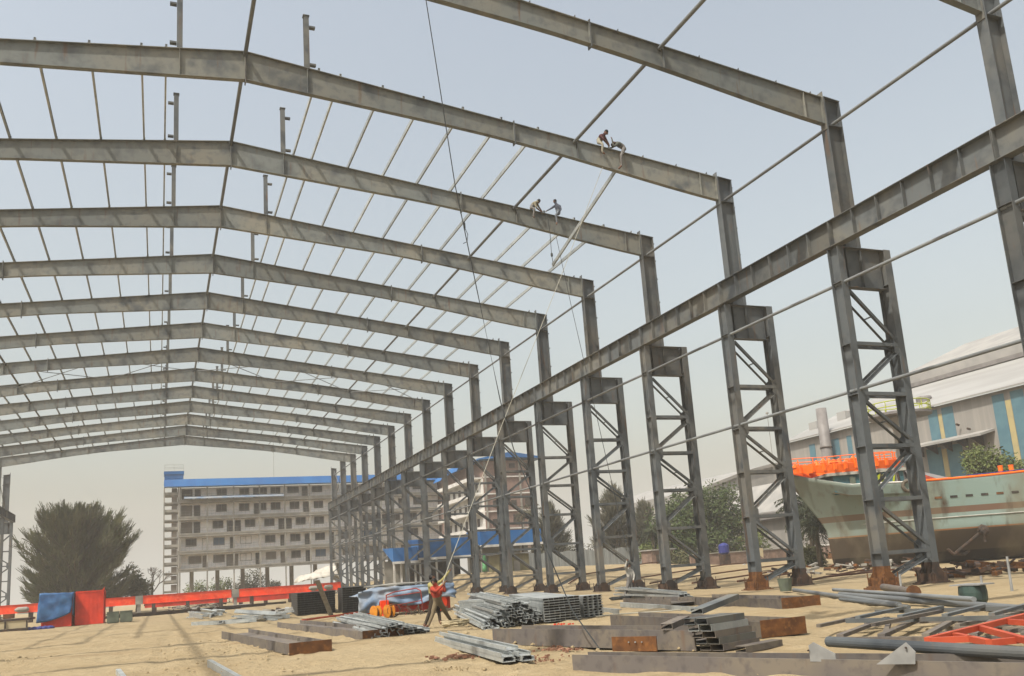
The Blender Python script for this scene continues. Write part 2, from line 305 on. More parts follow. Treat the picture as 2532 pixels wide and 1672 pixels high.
# ------------------------------------------------------------------ the steel hall
RX = 3.165
def T(x): return 24.02-.1257*abs(x-RX)
def Yc(k): return 26.8+8*(k-1)
def depth(x):
    d = abs(x-RX)
    if d < 10: return 1.33-.38*d/10
    if d < 12.2: return .95
    return .95+(.33)*ss(12.2, 23.4, d)
def fname(k): return ORD[k+1]
def rafter(k0):
    y = Yc(k0)
    r = thing('roof_rafter', '', 'rafter', (RX, y, 24), 'roof rafters')
    joints = [-20.225, -8.97, RX, 15.3, 26.55]
    for i in range(4):
        a, b = joints[i]+.025, joints[i+1]-.025
        mb = MB(); n = 8; xs = [a+(b-a)*j/n for j in range(n+1)]
        for j in range(n):
            p, q = xs[j], xs[j+1]
            for zf, w in ((lambda x: T(x), 1), (lambda x: T(x)-depth(x)+.025, 0)):
                mb.add([(x, yy, zf(x)-dz) for x in (p, q) for yy in (y-.125, y+.125) for dz in (0, .025)],
                       [(0, 2, 6, 4), (1, 5, 7, 3), (0, 4, 5, 1), (2, 3, 7, 6)])
            mb.add([(x, yy, z) for x in (p, q) for yy in (y-.008, y+.008) for z in (T(x)-.025, T(x)-depth(x)+.025)], [(0, 1, 5, 4), (2, 6, 7, 3)])
        for x in (a, b):
            mb.box(x-.004, x+.004, y-.12, y+.12, T(x)-depth(x)+.03, T(x)-.03)
        mb.build('rafter_beam', 'raf', r)
    for x in joints[1:-1]:
        mb = MB(); mb.box(x-.024, x+.024, y-.15, y+.15, T(x)-depth(x)-.13, T(x)+.10); mb.build('end_plate', 'steel', r)
    for s in (1, -1):
        for dx in (15.42,):
            x = RX+s*dx; mb = MB(); mb.box(x-.012, x+.012, y-.124, y+.124, T(x)-depth(x)+.03, T(x)+.12); mb.build('strut_plate', 'steel', r)
        for dx in (2.57, 22.4):
            x = RX+s*dx; mb = MB(); mb.box(x-.01, x+.01, y-.12, y+.12, T(x)-depth(x)+.03, T(x)-.03); mb.build('web_stiffener', 'raf', r)
    if k0 > -1:
        for s in (1, -1):
            x = RX+s*2.57; mb = MB(); mb.sweep((x, y, T(x)), (x, y, 26.22), iprof(.22, .22, .015, .012), (0, 1, 0)); mb.box(x-.14, x+.14, y-.14, y+.14, 26.22, 26.25)
            po = mb.build('ridge_post', 'steel', r)
            for z in (25.72, 23.93 if s < 0 else 23.9):
                mb = MB(); mb.box(min(x+s*.12, x+s*.38), max(x+s*.12, x+s*.38), y-.1, y+.1, z-.04, z+.04); mb.build('post_bracket', 'steel', po)
        for x in PX+[26.05, 6.33-26.05]:
            mb = MB(); mb.poly([(x+.05, y, T(x)), (x+.05, y, T(x)+.2), (x+.035, y, T(x)+.2), (x-.1, y, T(x)+.02)], (0, .1, 0)); mb.build('purlin_cleat', 'steel', r)
    return r
PX = [6.25, 7.18, 9.07, 10.95, 12.83, 14.72, 16.6, 20.38, 22.3, 24.23]
PX = PX+[6.33-x for x in PX]
rf = rafter(0); rl = {}
for k in range(-1, 15):
    r = rf if k == 0 else copy_tree(rf)
    r.location.y = Yc(k)
    r['label'] = {-1: 'grey steel rafter just above the camera, casting the nearest rafter shadow on the sand', 0: 'grey steel rafter whose low end meets the column at the top right corner',
        14: 'farthest grey steel rafter of the hall, above the grey blue roofed block',
        2: 'grey steel rafter, second from the top right corner, with two men riding it', 3: 'grey steel rafter, third from the top right corner, with two men riding it'}.get(k, 'grey sloping steel rafter, %s in the row counted from the top right corner' % ORD[k])
def column(mirror=False, rusty=False, k0=1):
    y = Yc(k0); X = (lambda x: 6.33-x) if mirror else (lambda x: x)
    def bx(mb, a, b, *r): a, b = X(a), X(b); mb.box(min(a, b), max(a, b), *r)
    c = thing('crane_column', '', 'steel column', (X(27.4), y, 0), 'laced crane columns')
    for cx, w in ((26.16, .34), (28.74, .36)):
        mb = MB(); z0 = .85 if rusty else .45
        mb.sweep((X(cx), y, z0), (X(cx), y, 14.1), iprof(w, .6, .03, .02), (0, 1, 0))
        for z in (12.55, 9.86, 7.75, 5.6, 3.45, 1.35): bx(mb, cx-w/2+.01, cx+w/2-.01, y-.27, y+.27, z-.01, z+.012)
        lg = mb.build('column_leg', 'col', c)
        if rusty:
            fm_ = 'rust' if cx < 27 else 'dark'
            mb = MB(); mb.sweep((X(cx), y, .1), (X(cx), y, .85), iprof(w, .6, .03, .02), (0, 1, 0)); mb.build('column_foot', fm_, c)
        mb = MB(); bx(mb, cx-.42, cx+.42, y-.5, y+.5, .05, .10)
        bx(mb, cx-.5, cx+.5, y-.58, y+.58, -.4, .05)
        for sx in (-1, 1):
            for sy in (-1, 1):
                mb.poly([(X(cx), y+sy*.31, .1), (X(cx+sx*.42), y+sy*.31, .1), (X(cx+sx*.42), y+sy*.31, .34), (X(cx+sx*.17), y+sy*.31, .62), (X(cx), y+sy*.31, .62)], (0, sy*.015, 0))
                mb.box(X(cx)+sx*.3-.01, X(cx)+sx*.3+.01, min(y, y+sy*.48), max(y, y+sy*.48), .1, .42)
                mb.tube((X(cx)+sx*.36, y+sy*.42, .1), (X(cx)+sx*.36, y+sy*.42, .62), .02, 6)
        mb.build('base_plate', 'rust' if rusty and cx < 27 else 'dark', c)
    mb = MB(); bx(mb, 26.34, 28.55, y-.008, y+.008, 12.38, 14.07)
    bx(mb, 26.335, 28.91, y-.18, y+.18, 14.104, 14.13); bx(mb, 26.335, 28.55, y-.17, y+.17, 12.35, 12.38)
    for x in (26.6, 27.4): bx(mb, x-.008, x+.008, y-.15, y+.15, 12.385, 14.07)
    mb.build('head_girder', 'col', c)
    mb = MB(); bx(mb, 26.585, 26.61, y-.21, y+.21, 14.135, T(26.6)-1.32); bx(mb, 26.585, 26.61, y-.205, y+.205, T(26.6)-1.31, T(26.6)-.03)
    bx(mb, 27.39, 27.415, y-.21, y+.21, 14.135, T(27.4)-.03)
    mb.poly([(X(26.61), y-.007, 14.135), (X(27.39), y-.007, 14.135), (X(27.39), y-.007, T(27.39)-.03), (X(26.61), y-.007, T(26.61)-.03)], (0, .014, 0))
    mb.poly([(X(26.585), y-.21, T(26.585)-.028), (X(27.45), y-.21, T(27.45)-.028), (X(27.45), y-.21, T(27.45)), (X(26.585), y-.21, T(26.585))], (0, .42, 0))
    bx(mb, 26.612, 27.388, y-.2, y+.2, 19.70, 19.72)
    mb.build('upper_column', 'col', c)
    mb = MB(); bx(mb, 26.552, 26.583, y-.16, y+.16, 19.55, 21.32); mb.build('knee_plate', 'steel', c)
    for z in (20.6, 19.5, 18.35, 16.9, 15.45):
        mb = MB(); bx(mb, 27.417, 27.56, y-.06, y+.06, z-.035, z+.03); mb.build('girt_cleat', 'steel', c)
    A, B = 26.335, 28.555; L = [(-.05, -.05), (.05, -.05), (.05, -.038), (-.038, -.038), (-.038, .05), (-.05, .05)]
    for a, b in (((A, 12.15), (B, 10.0)), ((B, 9.62), (A, 8.05)), ((A, 7.45), (B, 5.8)), ((B, 5.4), (A, 3.8)), ((A, 3.2), (B, 1.55)), ((B, 1.15), (A, .35))):
        mb = MB()
        for sy in (-1, 1): mb.sweep((X(a[0]), y+sy*.24, a[1]), (X(b[0]), y+sy*.24, b[1]), [(p*1.25*sy, q*1.25) for p, q in L][::sy], (0, 0, 1))
        m = ((a[0]+b[0])/2, (a[1]+b[1])/2); mb.bar((X(m[0]-.02), y-.24, m[1]), (X(m[0]+.02), y+.24, m[1]), .05, .05)
        mb.build('lacing_diagonal', 'col', c)
    for z in (9.86, 7.75, 5.6, 3.45, 1.35):
        mb = MB()
        for sy in (-1, 1): mb.sweep((X(A), y+sy*.24, z), (X(B), y+sy*.24, z), [(p*1.2*sy, q*1.5) for p, q in L][::sy], (0, 0, 1))
        mb.bar((X(27.2), y-.24, z+.03), (X(27.3), y+.24, z+.03), .06, .04)
        mb.build('lacing_strut', 'col', c)
    for x, z in ((B, 9.82), (A, 7.8), (B, 5.6), (A, 3.5), (B, 1.35)):
        s = -1 if x == B else 1
        mb = MB()
        for sy in (-1, 1): mb.poly([(X(x), y+sy*.289, z-.45), (X(x+s*.22), y+sy*.289, z-.3), (X(x+s*.22), y+sy*.289, z+.3), (X(x), y+sy*.289, z+.45)], (0, -sy*.012, 0))
        mb.build('gusset_plate', 'col', c)
    return c
c1 = column(False, True); c3 = column(False, False); c3.location.y = Yc(3)
cl = column(True, False)
cnote = {0: 'cut off by the right edge', 1: 'in front of the ship bow', 2: 'left of the orange bow rail', 3: 'in front of the round green tree', 4: 'in front of the thin casuarina tree',
    16: 'the very last, no rafter on top', 15: 'last but one, no rafter on top'}
for k in range(-1, 17):
    r = c1 if k == 1 else (c3 if k == 3 else copy_tree(c1 if k in (2,) else c3)); r.location.y = Yc(k)
    r['label'] = ('laced steel column, nearest of the right row, beyond the right edge' if k < 0 else 'laced steel column, %s from the right%s' % (ORD[k], (', '+cnote[k]) if k in cnote else ', right hand row'))
for i, k in enumerate((16, 15, 14)):
    r = cl if i == 0 else copy_tree(cl); r.location.y = Yc(k)
    r['label'] = ['last steel column of the left row, at the left edge beside the feathery tree', 'last but one steel column of the left row at the left edge', 'left row steel column carrying the low left end of the last rafter'][i]
# crane runway
def crane_beam(xc):
    b = thing('crane_runway_beam', '', 'crane beam', (xc, Yc(0), 14.13), 'crane runway beams')
    mb = MB(); y0, y1 = Yc(0)+.02, Yc(1)-.02
    mb.sweep((xc, y0, 14.7), (xc, y1, 14.7), iprof(.45, 1.14, .025, .014), (0, 0, 1)); mb.build('beam_body', 'steel', b)
    for i in range(7):
        y = y0+.012+(y1-y0-.024)*i/6
        mb = MB()
        for a in ((xc-.205, xc-.008), (xc+.008, xc+.205)): mb.box(a[0], a[1], y-.012, y+.012, 14.16, 15.24)
        mb.build('web_stiffener', 'steel', b)
    return b
cb = crane_beam(26.16)
for k in range(-1, 16):
    r = cb if k == 0 else copy_tree(cb); r.location.y = Yc(k)
    r['label'] = 'grey crane runway beam with web stiffeners, %s length from the right edge' % ORD[k+1]
for k in (14, 15):
    r = copy_tree(cb); r.location.x = 6.33-26.16; r.location.y = Yc(k); r['label'] = 'crane runway beam on the left hand columns, '+('its dark end sticking out past the last column' if k == 15 else 'length just before the last')
r = copy_tree(cb); r.location = (26.16, Yc(16), 14.13); r.scale = (1, .06, 1); bpy.data.objects.remove(r) if False else None
r['label'] = 'short stub of crane beam past the last right hand column'
r = copy_tree(cb); r.location = (6.33-26.16, Yc(16), 14.13); r.scale = (1, .25, 1); r['label'] = 'short stub of crane beam sticking out past the last left hand column'
# tie pipes
PIPES = [(RX, T(RX)-.16, 'along the ridge of the roof', .085), (18.45, T(18.45)-.14, 'across the right roof slope', .085), (6.33-18.45, T(18.45)-.14, 'across the left roof slope', .085),
    (27.0, 19.86, 'at the eaves of the right row of columns', .075), (26.16, 12.5, 'between the right columns under the crane beam', .07), (26.16, 7.93, 'between the right columns at mid height', .07)]
for x, z, wh, rad in PIPES:
    src = None
    for k in range(-1, 16 if x > 20 else 14):
        if src is None:
            mb = MB(); mb.tube((x, Yc(k)+.01, z), (x, Yc(k+1)-.01, z), rad, 12); src = o = single(mb, 'tie_pipe', 'pipe', '', 'tie pipe', 'steel tie pipes between the frames', smooth=False)
        else:
            o = src.copy(); COL.objects.link(o); o.location.y += 8*(k+1)
        o['label'] = 'tie pipe %s, %s bay from the camera' % (wh, ORD[k+1])
# purlins
psrc = None
names = {6.25: 0, 7.18: 1, 9.07: 2, 10.95: 3, 12.83: 4, 14.72: 5, 16.6: 6, 20.38: 7, 22.3: 8, 24.23: 9}
mb = MB(); mb.sweep((0, .01, 0), (0, 7.99, 0), cprof(.075, .2, .006, .02), (0, 0, 1))
for k in range(2, 14):
    for x in PX:
        right = x > RX; n = names[x if right else round(6.33-x, 2)]
        if k == 2 and right and n > 6: continue
        if psrc is None:
            psrc = o = mb.build('roof_purlin', 'galv'); tag(o, 'x', 'purlin', 'roof purlins laid across the rafters')
        else:
            o = psrc.copy(); COL.objects.link(o)
        o.location = (x, Yc(k), T(x)+.11)
        o['label'] = '%s slope purlin, %s from the ridge, between the %s and %s rafters' % ('right' if right else 'left', ORD[n], ORD[k], ORD[k+1])
for k, n in ((8, 0), (8, 1)):
    for s in (-1, 1):
        for a, b in ((0, 7.7), (7.7, 15.4), (15.4, 23.2)):
            for fl in (0, 1):
                xa, xb = RX+s*a, RX+s*b
                if n: break
                if fl: xa, xb = xb, xa
                mb = MB(); mb.tube((xa, Yc(k)+.1, T(xa)-.35), (xb, Yc(k+1)-.1, T(xb)-.35), .035, 6)
                single(mb, 'bracing_rod', 'pipe', '%s slope roof bracing rod, %s cross from the ridge, %s' % ('right' if s > 0 else 'left', ORD[int(a//7.7)], 'near end towards the ridge' if not fl else 'far end towards the ridge'), 'bracing rod', 'crossed bracing rods in the roof')
# brace rods between the last two columns
for i, (a, b) in enumerate((((27, Yc(15), 20.7), (27, Yc(16), 15.2)), ((27, Yc(16), 20.7), (27, Yc(15), 15.2)), ((-20.67, Yc(15), 20.7), (-20.67, Yc(16), 15.2)))):
    mb = MB(); mb.tube(a, b, .05, 6)
    single(mb, 'bracing_rod', 'pipe', 'thin diagonal rod between the last two %s columns, %s' % ('right hand' if i < 2 else 'left hand', ['falling away from the camera', 'rising away from the camera', 'high at the left edge'][i]), 'bracing rod', 'bracing rods between the last columns')
# hoisted purlin, ropes
mb = MB(); mb.sweep((20.85, 35.2, 20.95), (20.5, 42.5, 18.62), cprof(.08, .2, .006, .02)); single(mb, 'hoisted_purlin', 'galv', 'pale purlin hanging aslant from the second rafter while it is hoisted', 'purlin')
mb = MB(); mb.path([(8.55, 27.85, 1.42), (8.75, 28.1, 1.75), (9.0, 28.4, 2.1), (11.9, 30.2, 7.1), (16.2, 32.6, 14.4), (19.94, 34.75, 20.9)], .012, 6)
single(mb, 'pull_rope', 'rope', 'taut pale rope running from the hands of the red shirted man up to a rafter', 'rope')
mb = MB(); pts = [(6.53, 20.00, 17.67), (6.50, 20.00, 16.92), (6.75, 20.00, 14.40), (7.02, 20.00, 11.61), (7.21, 20.00, 10.37), (7.46, 20.00, 8.69), (7.73, 19.60, 5.79), (7.83, 19.20, 4.53), (7.99, 18.60, 3.31), (7.79, 18.00, 2.57), (7.81, 17.40, 1.76), (7.83, 16.60, 0.75), (7.98, 15.80, 0.02)]; KN = V(pts[4])
mb.path(pts, .014, 6); mb.lathe(KN, [(.008, 0), (.03, .08), (.03, .2), (.008, .26)], 6)
mb.path([KN+V(q) for q in ((0, 0, .1), (.08, 0, -.1), (.05, 0, -.3), (-.06, 0, -.36))], .010, 5)
single(mb, 'hanging_cable', 'wire', 'dark knotted wire hanging from above the frame down to the front beams', 'cable')
mb = MB(); mb.path([(20.92, 42.6, 20.43), (21.0, 41.6, 16), (21.1, 39.8, 9), (21.1, 38.2, 3.2), (20.9, 37.3, 1.95)], .016, 5)
single(mb, 'tag_line', 'wire', 'thin dark rope falling from the third rafter to the man by the fourth column', 'rope')
mb = MB(); mb.path([(20.45, 42.55, 21.7), (20.5, 42.5, 20.6), (20.48, 42.48, 19.3), (20.52, 42.48, 18.8)], .018, 5); mb.lathe((20.49, 42.48, 19.1), [(.01, 0), (.07, .06), (.07, .2), (.01, .26)], 6)
single(mb, 'sling_rope', 'wire', 'short dark sling rope holding the lower end of the hoisted purlin', 'rope')
# ------------------------------------------------------------------ people
def person(J, label, shirt, trousers, feet='skin', sleeve=True, group=None, mat2=None):
    import bmesh
    J = {k: V(v) for k, v in J.items()}
    bm = bmesh.new(); ly = bm.verts.layers.skin.verify(); vv = {}
    def vert(n, p, r):
        v = bm.verts.new(p); v[ly].radius = (r, r); vv[n] = v; return v
    bel = J['pelvis'].lerp(J['chest'], .5)
    rad = dict(pelvis=.15, chest=.165, neck=.062, head=.105, crown=.085, shL=.085, shR=.085, elL=.056, elR=.056, wrL=.036, wrR=.036, hipL=.105, hipR=.105, knL=.07, knR=.07, anL=.052, anR=.052, toL=.042, toR=.042)
    for n, r in rad.items(): vert(n, J[n], r)
    vert('bel', bel, .14)
    vv['pelvis'][ly].use_root = True
    E = [('pelvis', 'bel'), ('bel', 'chest'), ('chest', 'neck'), ('neck', 'head'), ('head', 'crown')]
    for s in 'LR': E += [('chest', 'sh'+s), ('sh'+s, 'el'+s), ('el'+s, 'wr'+s), ('pelvis', 'hip'+s), ('hip'+s, 'kn'+s), ('kn'+s, 'an'+s), ('an'+s, 'to'+s)]
    for s in 'LR':
        d = (J['wr'+s]-J['el'+s]).normalized(); x = d.cross(V((0, 0, 1)))
        x = x.normalized() if x.length > .1 else V((1, 0, 0)); y = x.cross(d)
        pw = J['wr'+s]+d*.06; vert('palm'+s, pw, .03); E.append(('wr'+s, 'palm'+s))
        for i, (o, l) in enumerate(((-.03, .055), (-.01, .068), (.01, .064), (.03, .05))):
            a = pw+d*.035+x*o; b = a+d*l*.55-y*l*.25; c = b+d*l*.15-y*l*.5
            for n, p in (('a', a), ('b', b), ('c', c)): vert('f%s%d%s' % (s, i, n), p, .0095)
            E += [('palm'+s, 'f%s%da' % (s, i)), ('f%s%da' % (s, i), 'f%s%db' % (s, i)), ('f%s%db' % (s, i), 'f%s%dc' % (s, i))]
        t = J['wr'+s]+d*.035+x*.04-y*.01; vert('t'+s, t, .012); vert('u'+s, t+d*.04-y*.03, .010); E += [('palm'+s, 't'+s), ('t'+s, 'u'+s)]
    face = (J['head']-J['neck']).cross(J['shR']-J['shL'])
    face = (-face).normalized() if face.length > 1e-4 else V((0, -1, 0))
    vert('nose', J['head']+face*.125-V((0, 0, .01)), .016); E.append(('head', 'nose'))
    for a, b in E: bm.edges.new((vv[a], vv[b]))
    me = bpy.data.meshes.new('t'); bm.to_mesh(me); bm.free()
    o = bpy.data.objects.new('t', me); COL.objects.link(o)
    o.modifiers.new('s', 'SKIN').use_smooth_shade = True
    o.modifiers.new('u', 'SUBSURF').levels = 1; o.modifiers['u'].render_levels = 1
    dg = bpy.context.evaluated_depsgraph_get(); dg.update()
    m2 = bpy.data.meshes.new_from_object(o.evaluated_get(dg)); bpy.data.objects.remove(o)
    m2.name = 'person'; m2.materials.clear()
    for n in ('skin', shirt, trousers): m2.materials.append(M[n])
    segs = [('pelvis', 'bel', 2), ('bel', 'chest', 1), ('chest', 'neck', 1), ('neck', 'head', 0), ('head', 'crown', 0)]
    for s in 'LR': segs += [('chest', 'sh'+s, 1), ('sh'+s, 'el'+s, 1), ('el'+s, 'wr'+s, 1 if sleeve else 0), ('wr'+s, 'palm'+s, 0), ('hip'+s, 'kn'+s, 2), ('pelvis', 'hip'+s, 2), ('kn'+s, 'an'+s, 2), ('an'+s, 'to'+s, 0)]
    J['bel'] = bel
    for s in 'LR': J['palm'+s] = J['wr'+s]+(J['wr'+s]-J['el'+s]).normalized()*.12
    def dist(p, a, b):
        t = max(0, min(1, (p-a).dot(b-a)/max((b-a).length_squared, 1e-6))); return (p-a-(b-a)*t).length
    for f in m2.polygons:
        c = V(f.center); best = min(segs, key=lambda g: dist(c, J[g[0]], J[g[1]])-.5*rad.get(g[0], .04)); f.material_index = best[2]; f.use_smooth = True
    base = V((J['pelvis'].x, J['pelvis'].y, min(v.co.z for v in m2.vertices)))
    m2.transform(Matrix.Translation(-base))
    p = bpy.data.objects.new('person', m2); COL.objects.link(p); p.location = base; tag(p, label, 'person', group)
    hb = MB(); ax = (J['crown']-J['neck']).normalized()-face*.25
    hb.lathe(J['head']+ax.normalized()*.02-face*.014, [(.098, -.03), (.108, 0), (.104, .045), (.085, .095), (.045, .12), (.005, .128)], 12, ax)
    hb.build('hair', 'hair', p, True)
    return p
P = {
'red':dict(pelvis=(8.453,28.2,0.805),chest=(8.391,28.1,1.207),neck=(8.373,28.1,1.366),head=(8.332,28.1,1.477),crown=(8.326,28.1,1.568),shL=(8.259,28.2,1.3),shR=(8.54,28,1.27),elL=(8.286,27.75,1.195),wrL=(8.502,27.8,1.361),elR=(8.605,27.8,1.172),wrR=(8.588,27.9,1.422),hipL=(8.365,28.2,0.812),hipR=(8.571,28.3,0.795),knL=(8.231,28.1,0.478),knR=(8.794,28.5,0.492),anL=(8.028,28,0.123),anR=(9.117,28.9,0.138),toL=(7.894,27.9,0.097),toR=(9.192,28.8,0.096)),
'yel':dict(pelvis=(8.526,28.9,0.931),chest=(8.444,28.8,1.31),neck=(8.49,28.8,1.494),head=(8.487,28.8,1.613),crown=(8.483,28.8,1.708),shL=(8.349,28.7,1.417),shR=(8.642,28.9,1.417),elL=(8.495,28.5,1.236),wrL=(8.793,28.5,1.451),elR=(8.786,28.7,1.523),wrR=(9.016,28.6,1.813),hipL=(8.441,28.8,0.887),hipR=(8.595,28.9,0.875),knL=(8.274,28.6,0.517),knR=(8.684,28.9,0.496),anL=(7.983,28.2,0.154),anR=(8.652,28.7,0.191),toL=(7.818,28,0.053),toR=(8.632,28.5,0.131)),
'm1':dict(pelvis=(19.821,34.8,22.268),chest=(19.988,34.75,22.518),neck=(20.131,34.75,22.647),head=(20.296,34.75,22.797),crown=(20.337,34.75,22.92),shL=(19.871,34.6,22.495),shR=(20.228,34.95,22.765),elL=(20.008,34.55,22.255),wrL=(20.233,34.65,22.122),elR=(20.358,34.95,22.547),wrR=(20.427,34.85,22.251),hipL=(19.749,34.65,22.128),hipR=(19.989,35,22.358),knL=(19.826,34.4,21.956),knR=(20.228,35.1,22.352),anL=(19.752,34.38,21.492),anR=(20.271,35.25,21.998),toL=(19.892,34.35,21.389),toR=(20.404,35.2,21.881)),
'm2':dict(pelvis=(21.279,34.8,22.123),chest=(20.941,34.75,22.252),neck=(20.777,34.75,22.32),head=(20.606,34.7,22.199),crown=(20.539,34.7,22.189),shL=(20.744,34.55,22.122),shR=(20.932,34.95,22.408),elL=(20.491,34.5,21.937),wrL=(20.466,34.55,22.355),elR=(20.668,34.9,22.128),wrR=(20.481,34.85,22.041),hipL=(21.111,34.6,21.927),hipR=(21.396,35,22.186),knL=(20.788,34.38,21.432),knR=(21.291,35.2,21.98),anL=(20.76,34.38,20.894),anR=(21.273,35.2,21.52),toL=(20.552,34.36,20.699),toR=(21.089,35.2,21.315)),
'm3':dict(pelvis=(19.567,42.8,22.241),chest=(19.778,42.75,22.469),neck=(19.892,42.75,22.568),head=(20.04,42.75,22.628),crown=(20.102,42.75,22.732),shL=(19.729,42.6,22.432),shR=(19.986,42.95,22.667),elL=(19.766,42.5,22.097),wrL=(20.014,42.6,21.991),elR=(20.101,42.9,22.358),wrR=(20.224,42.85,22.138),hipL=(19.49,42.6,22.094),hipR=(19.71,43,22.308),knL=(19.592,42.4,22),knR=(19.93,43.1,22.286),anL=(19.472,42.38,21.513),anR=(19.896,43.25,21.959),toL=(19.526,42.35,21.419),toR=(19.94,43.2,21.872)),
'm4':dict(pelvis=(21.317,42.8,22.052),chest=(21.234,42.75,22.411),neck=(21.14,42.75,22.595),head=(21.088,42.75,22.731),crown=(21.089,42.75,22.856),shL=(21.173,42.95,22.562),shR=(21.311,42.6,22.406),elL=(20.896,42.9,22.352),wrL=(20.586,42.85,22.157),elR=(21.314,42.5,22.134),wrR=(21.116,42.5,21.938),hipL=(21.16,42.6,21.915),hipR=(21.397,43,22.128),knL=(20.912,42.4,21.77),knR=(21.237,43.1,22.083),anL=(20.943,42.38,21.294),anR=(21.384,43.25,21.717),toL=(20.87,42.35,21.118),toR=(21.309,43.2,21.529)),
'car':dict(pelvis=(20.832,37.5,0.829),chest=(20.885,37.5,1.174),neck=(20.893,37.5,1.397),head=(20.852,37.5,1.546),crown=(20.863,37.5,1.658),shL=(20.74,37.5,1.337),shR=(21.029,37.5,1.304),elL=(20.57,37.3,1.536),wrL=(20.658,37.3,1.761),elR=(21.063,37.4,1.09),wrR=(20.937,37.3,0.887),hipL=(20.764,37.5,0.799),hipR=(20.909,37.5,0.789),knL=(20.574,37.4,0.43),knR=(20.883,37.5,0.388),anL=(20.407,37.4,0.064),anR=(20.824,37.5,-0.009),toL=(20.175,37.1,0.027),toR=(20.636,37.2,-0.049)),
}
person(P['red'], 'barefoot man in red shirt and khaki trousers leaning back to haul on the rope', 'c_red', 'c_khaki')
person(P['yel'], 'man in pale yellow shirt hauling the rope behind the red shirted man', 'c_yel', 'c_brown')
for k_ in ('m1', 'm2', 'm3', 'm4'): P[k_] = {j: (v[0], v[1], v[2]-.07) for j, v in P[k_].items()}
person(P['m1'], 'man in a maroon shirt and pale trousers sitting astride the second rafter', 'c_maroon', 'c_beige', sleeve=False)
person(P['m2'], 'man in a grey green shirt bent over forwards astride the second rafter', 'c_gg', 'c_grey')
person(P['m3'], 'man in a khaki vest bent over the third rafter, left of his workmate', 'c_lk', 'c_grey', sleeve=False)
person(P['m4'], 'man in blue grey shirt sitting on the third rafter and reaching out to the left', 'c_bg', 'c_bgl')
person(P['car'], 'man in pale shirt by the fourth column foot, one arm raised', 'c_white', 'c_grey')
def standing(x, y, z, face=(0, -1)):
    f = V((face[0], face[1], 0)).normalized(); s = V((-f.y, f.x, 0)); o = V((x, y, z))
    q = lambda a, b, h: tuple(o+s*a+f*b+V((0, 0, h)))
    return dict(pelvis=q(0, 0, .92), chest=q(0, .02, 1.25), neck=q(0, .02, 1.42), head=q(0, .05, 1.53), crown=q(0, .04, 1.62), shL=q(.17, 0, 1.33), shR=q(-.17, 0, 1.33), elL=q(.22, .02, 1.08), wrL=q(.2, .12, .86), elR=q(-.22, .02, 1.08), wrR=q(-.2, .14, .88),
        hipL=q(.08, 0, .88), hipR=q(-.08, 0, .88), knL=q(.1, .03, .48), knR=q(-.1, .03, .48), anL=q(.1, 0, .08), anR=q(-.1, 0, .08), toL=q(.1, .12, .04), toR=q(-.1, .12, .04))
g = person(standing(32.7, 90.8, 1.85), 'figure in light green clothes and headscarf standing on the far sand', 'c_green', 'c_green')
mb = MB(); mb.lathe((32.7, 90.75, 2.0), [(.30, 0), (.27, .5), (.24, .9), (.27, 1.25), (.16, 1.45), (.17, 1.6), (.1, 1.76), (.01, 1.78)], 12); mb.build('green_shawl', 'c_green', g, True)
J = standing(34.4, 90.4, 1.55); 
for k in ('knL', 'knR'): J[k] = tuple(V(J[k])+V((0, -.35, .3)))
g = person(J, 'small white clothed figure crouching on the far sand', 'c_pw', 'c_pw')
mb = MB(); mb.lathe((34.4, 90.3, 1.75), [(.42, 0), (.4, .3), (.28, .7), (.25, 1.0), (.14, 1.2), (.13, 1.32), (.08, 1.45), (.01, 1.46)], 12); mb.build('white_wrap', 'c_pw', g, True)
# ------------------------------------------------------------------ yard: piles of channels
def cpile(name, label, ends, dirv, L, w=.2, h=.075, group=None, jitter=0, cat='channel pile', turned=False):
    """each channel a child of its pile; ends = [(x,y,z,roll)]"""
    t = thing(name, label, cat, ends[0][:3], group); d0 = V(dirv).normalized()
    for (x, y, z, roll) in ends:
        a = R.uniform(-jitter, jitter); d = V((d0.x*math.cos(a)-d0.y*math.sin(a), d0.x*math.sin(a)+d0.y*math.cos(a), d0.z+R.uniform(-1, 1)*jitter*.25))
        prof = cprof(h, w, .012, .03) if not turned else [(p, q) for p, q in cprof(h, w, .012, .03)]
        c, s = math.cos(roll), math.sin(roll); prof = [(p*c-q*s, p*s+q*c) for p, q in prof]
        mb = MB(); p = V((x, y, z)); mb.sweep(p, p+d.normalized()*(L*R.uniform(.97, 1.02)), prof); mb.build('channel', 'galv', t)
    return t
H = math.pi/2
# near group of five, open ends to the right
cpile('channel_bundle', 'five neat galvanised C channels lying in the front sand beside a red brick scrap', [(5.93, 15.45, .05, H), (6.25, 15.3, .05, H), (5.93, 15.52, .135, H), (6.22, 15.4, .135, H), (6.12, 15.75, .225, H)], (.1, 1, 0), 6.6, .24, .08, 'piles of C channels')
E_ = []
for r_, n in enumerate((10, 9, 7, 5, 3)):
    for i in range(n): E_.append((5.75+.2*i+.2*r_*.5+R.uniform(-.03, .03), 25.4+.1*i+R.uniform(-.25, .25), .05+.085*r_, R.choice((H, H, H, H*.8, .5))))
cpile('channel_pile', 'loose heap of C channels beside the two buried beams, dark open ends to the camera', E_, (.075, 1, 0), 11.5, .2, .075, 'piles of C channels', .022)
E_ = []
for r_ in range(9):
    for i in range(max(3, 13-r_)): 
        if r_ > 1 and i < 1: continue
        E_.append((8.9+.13*r_+.19*i+R.uniform(-.03, .03), 25.2+.06*i+.12*r_+R.uniform(-.35, .5), .05+.085*r_, R.choice((H, H, H, H, .4, H*.8))))
cpile('channel_pile', 'large sliding heap of silvery C channels just right of the men on the rope', E_, (.235, 1, .012), 10.8, .2, .078, 'piles of C channels', .022)
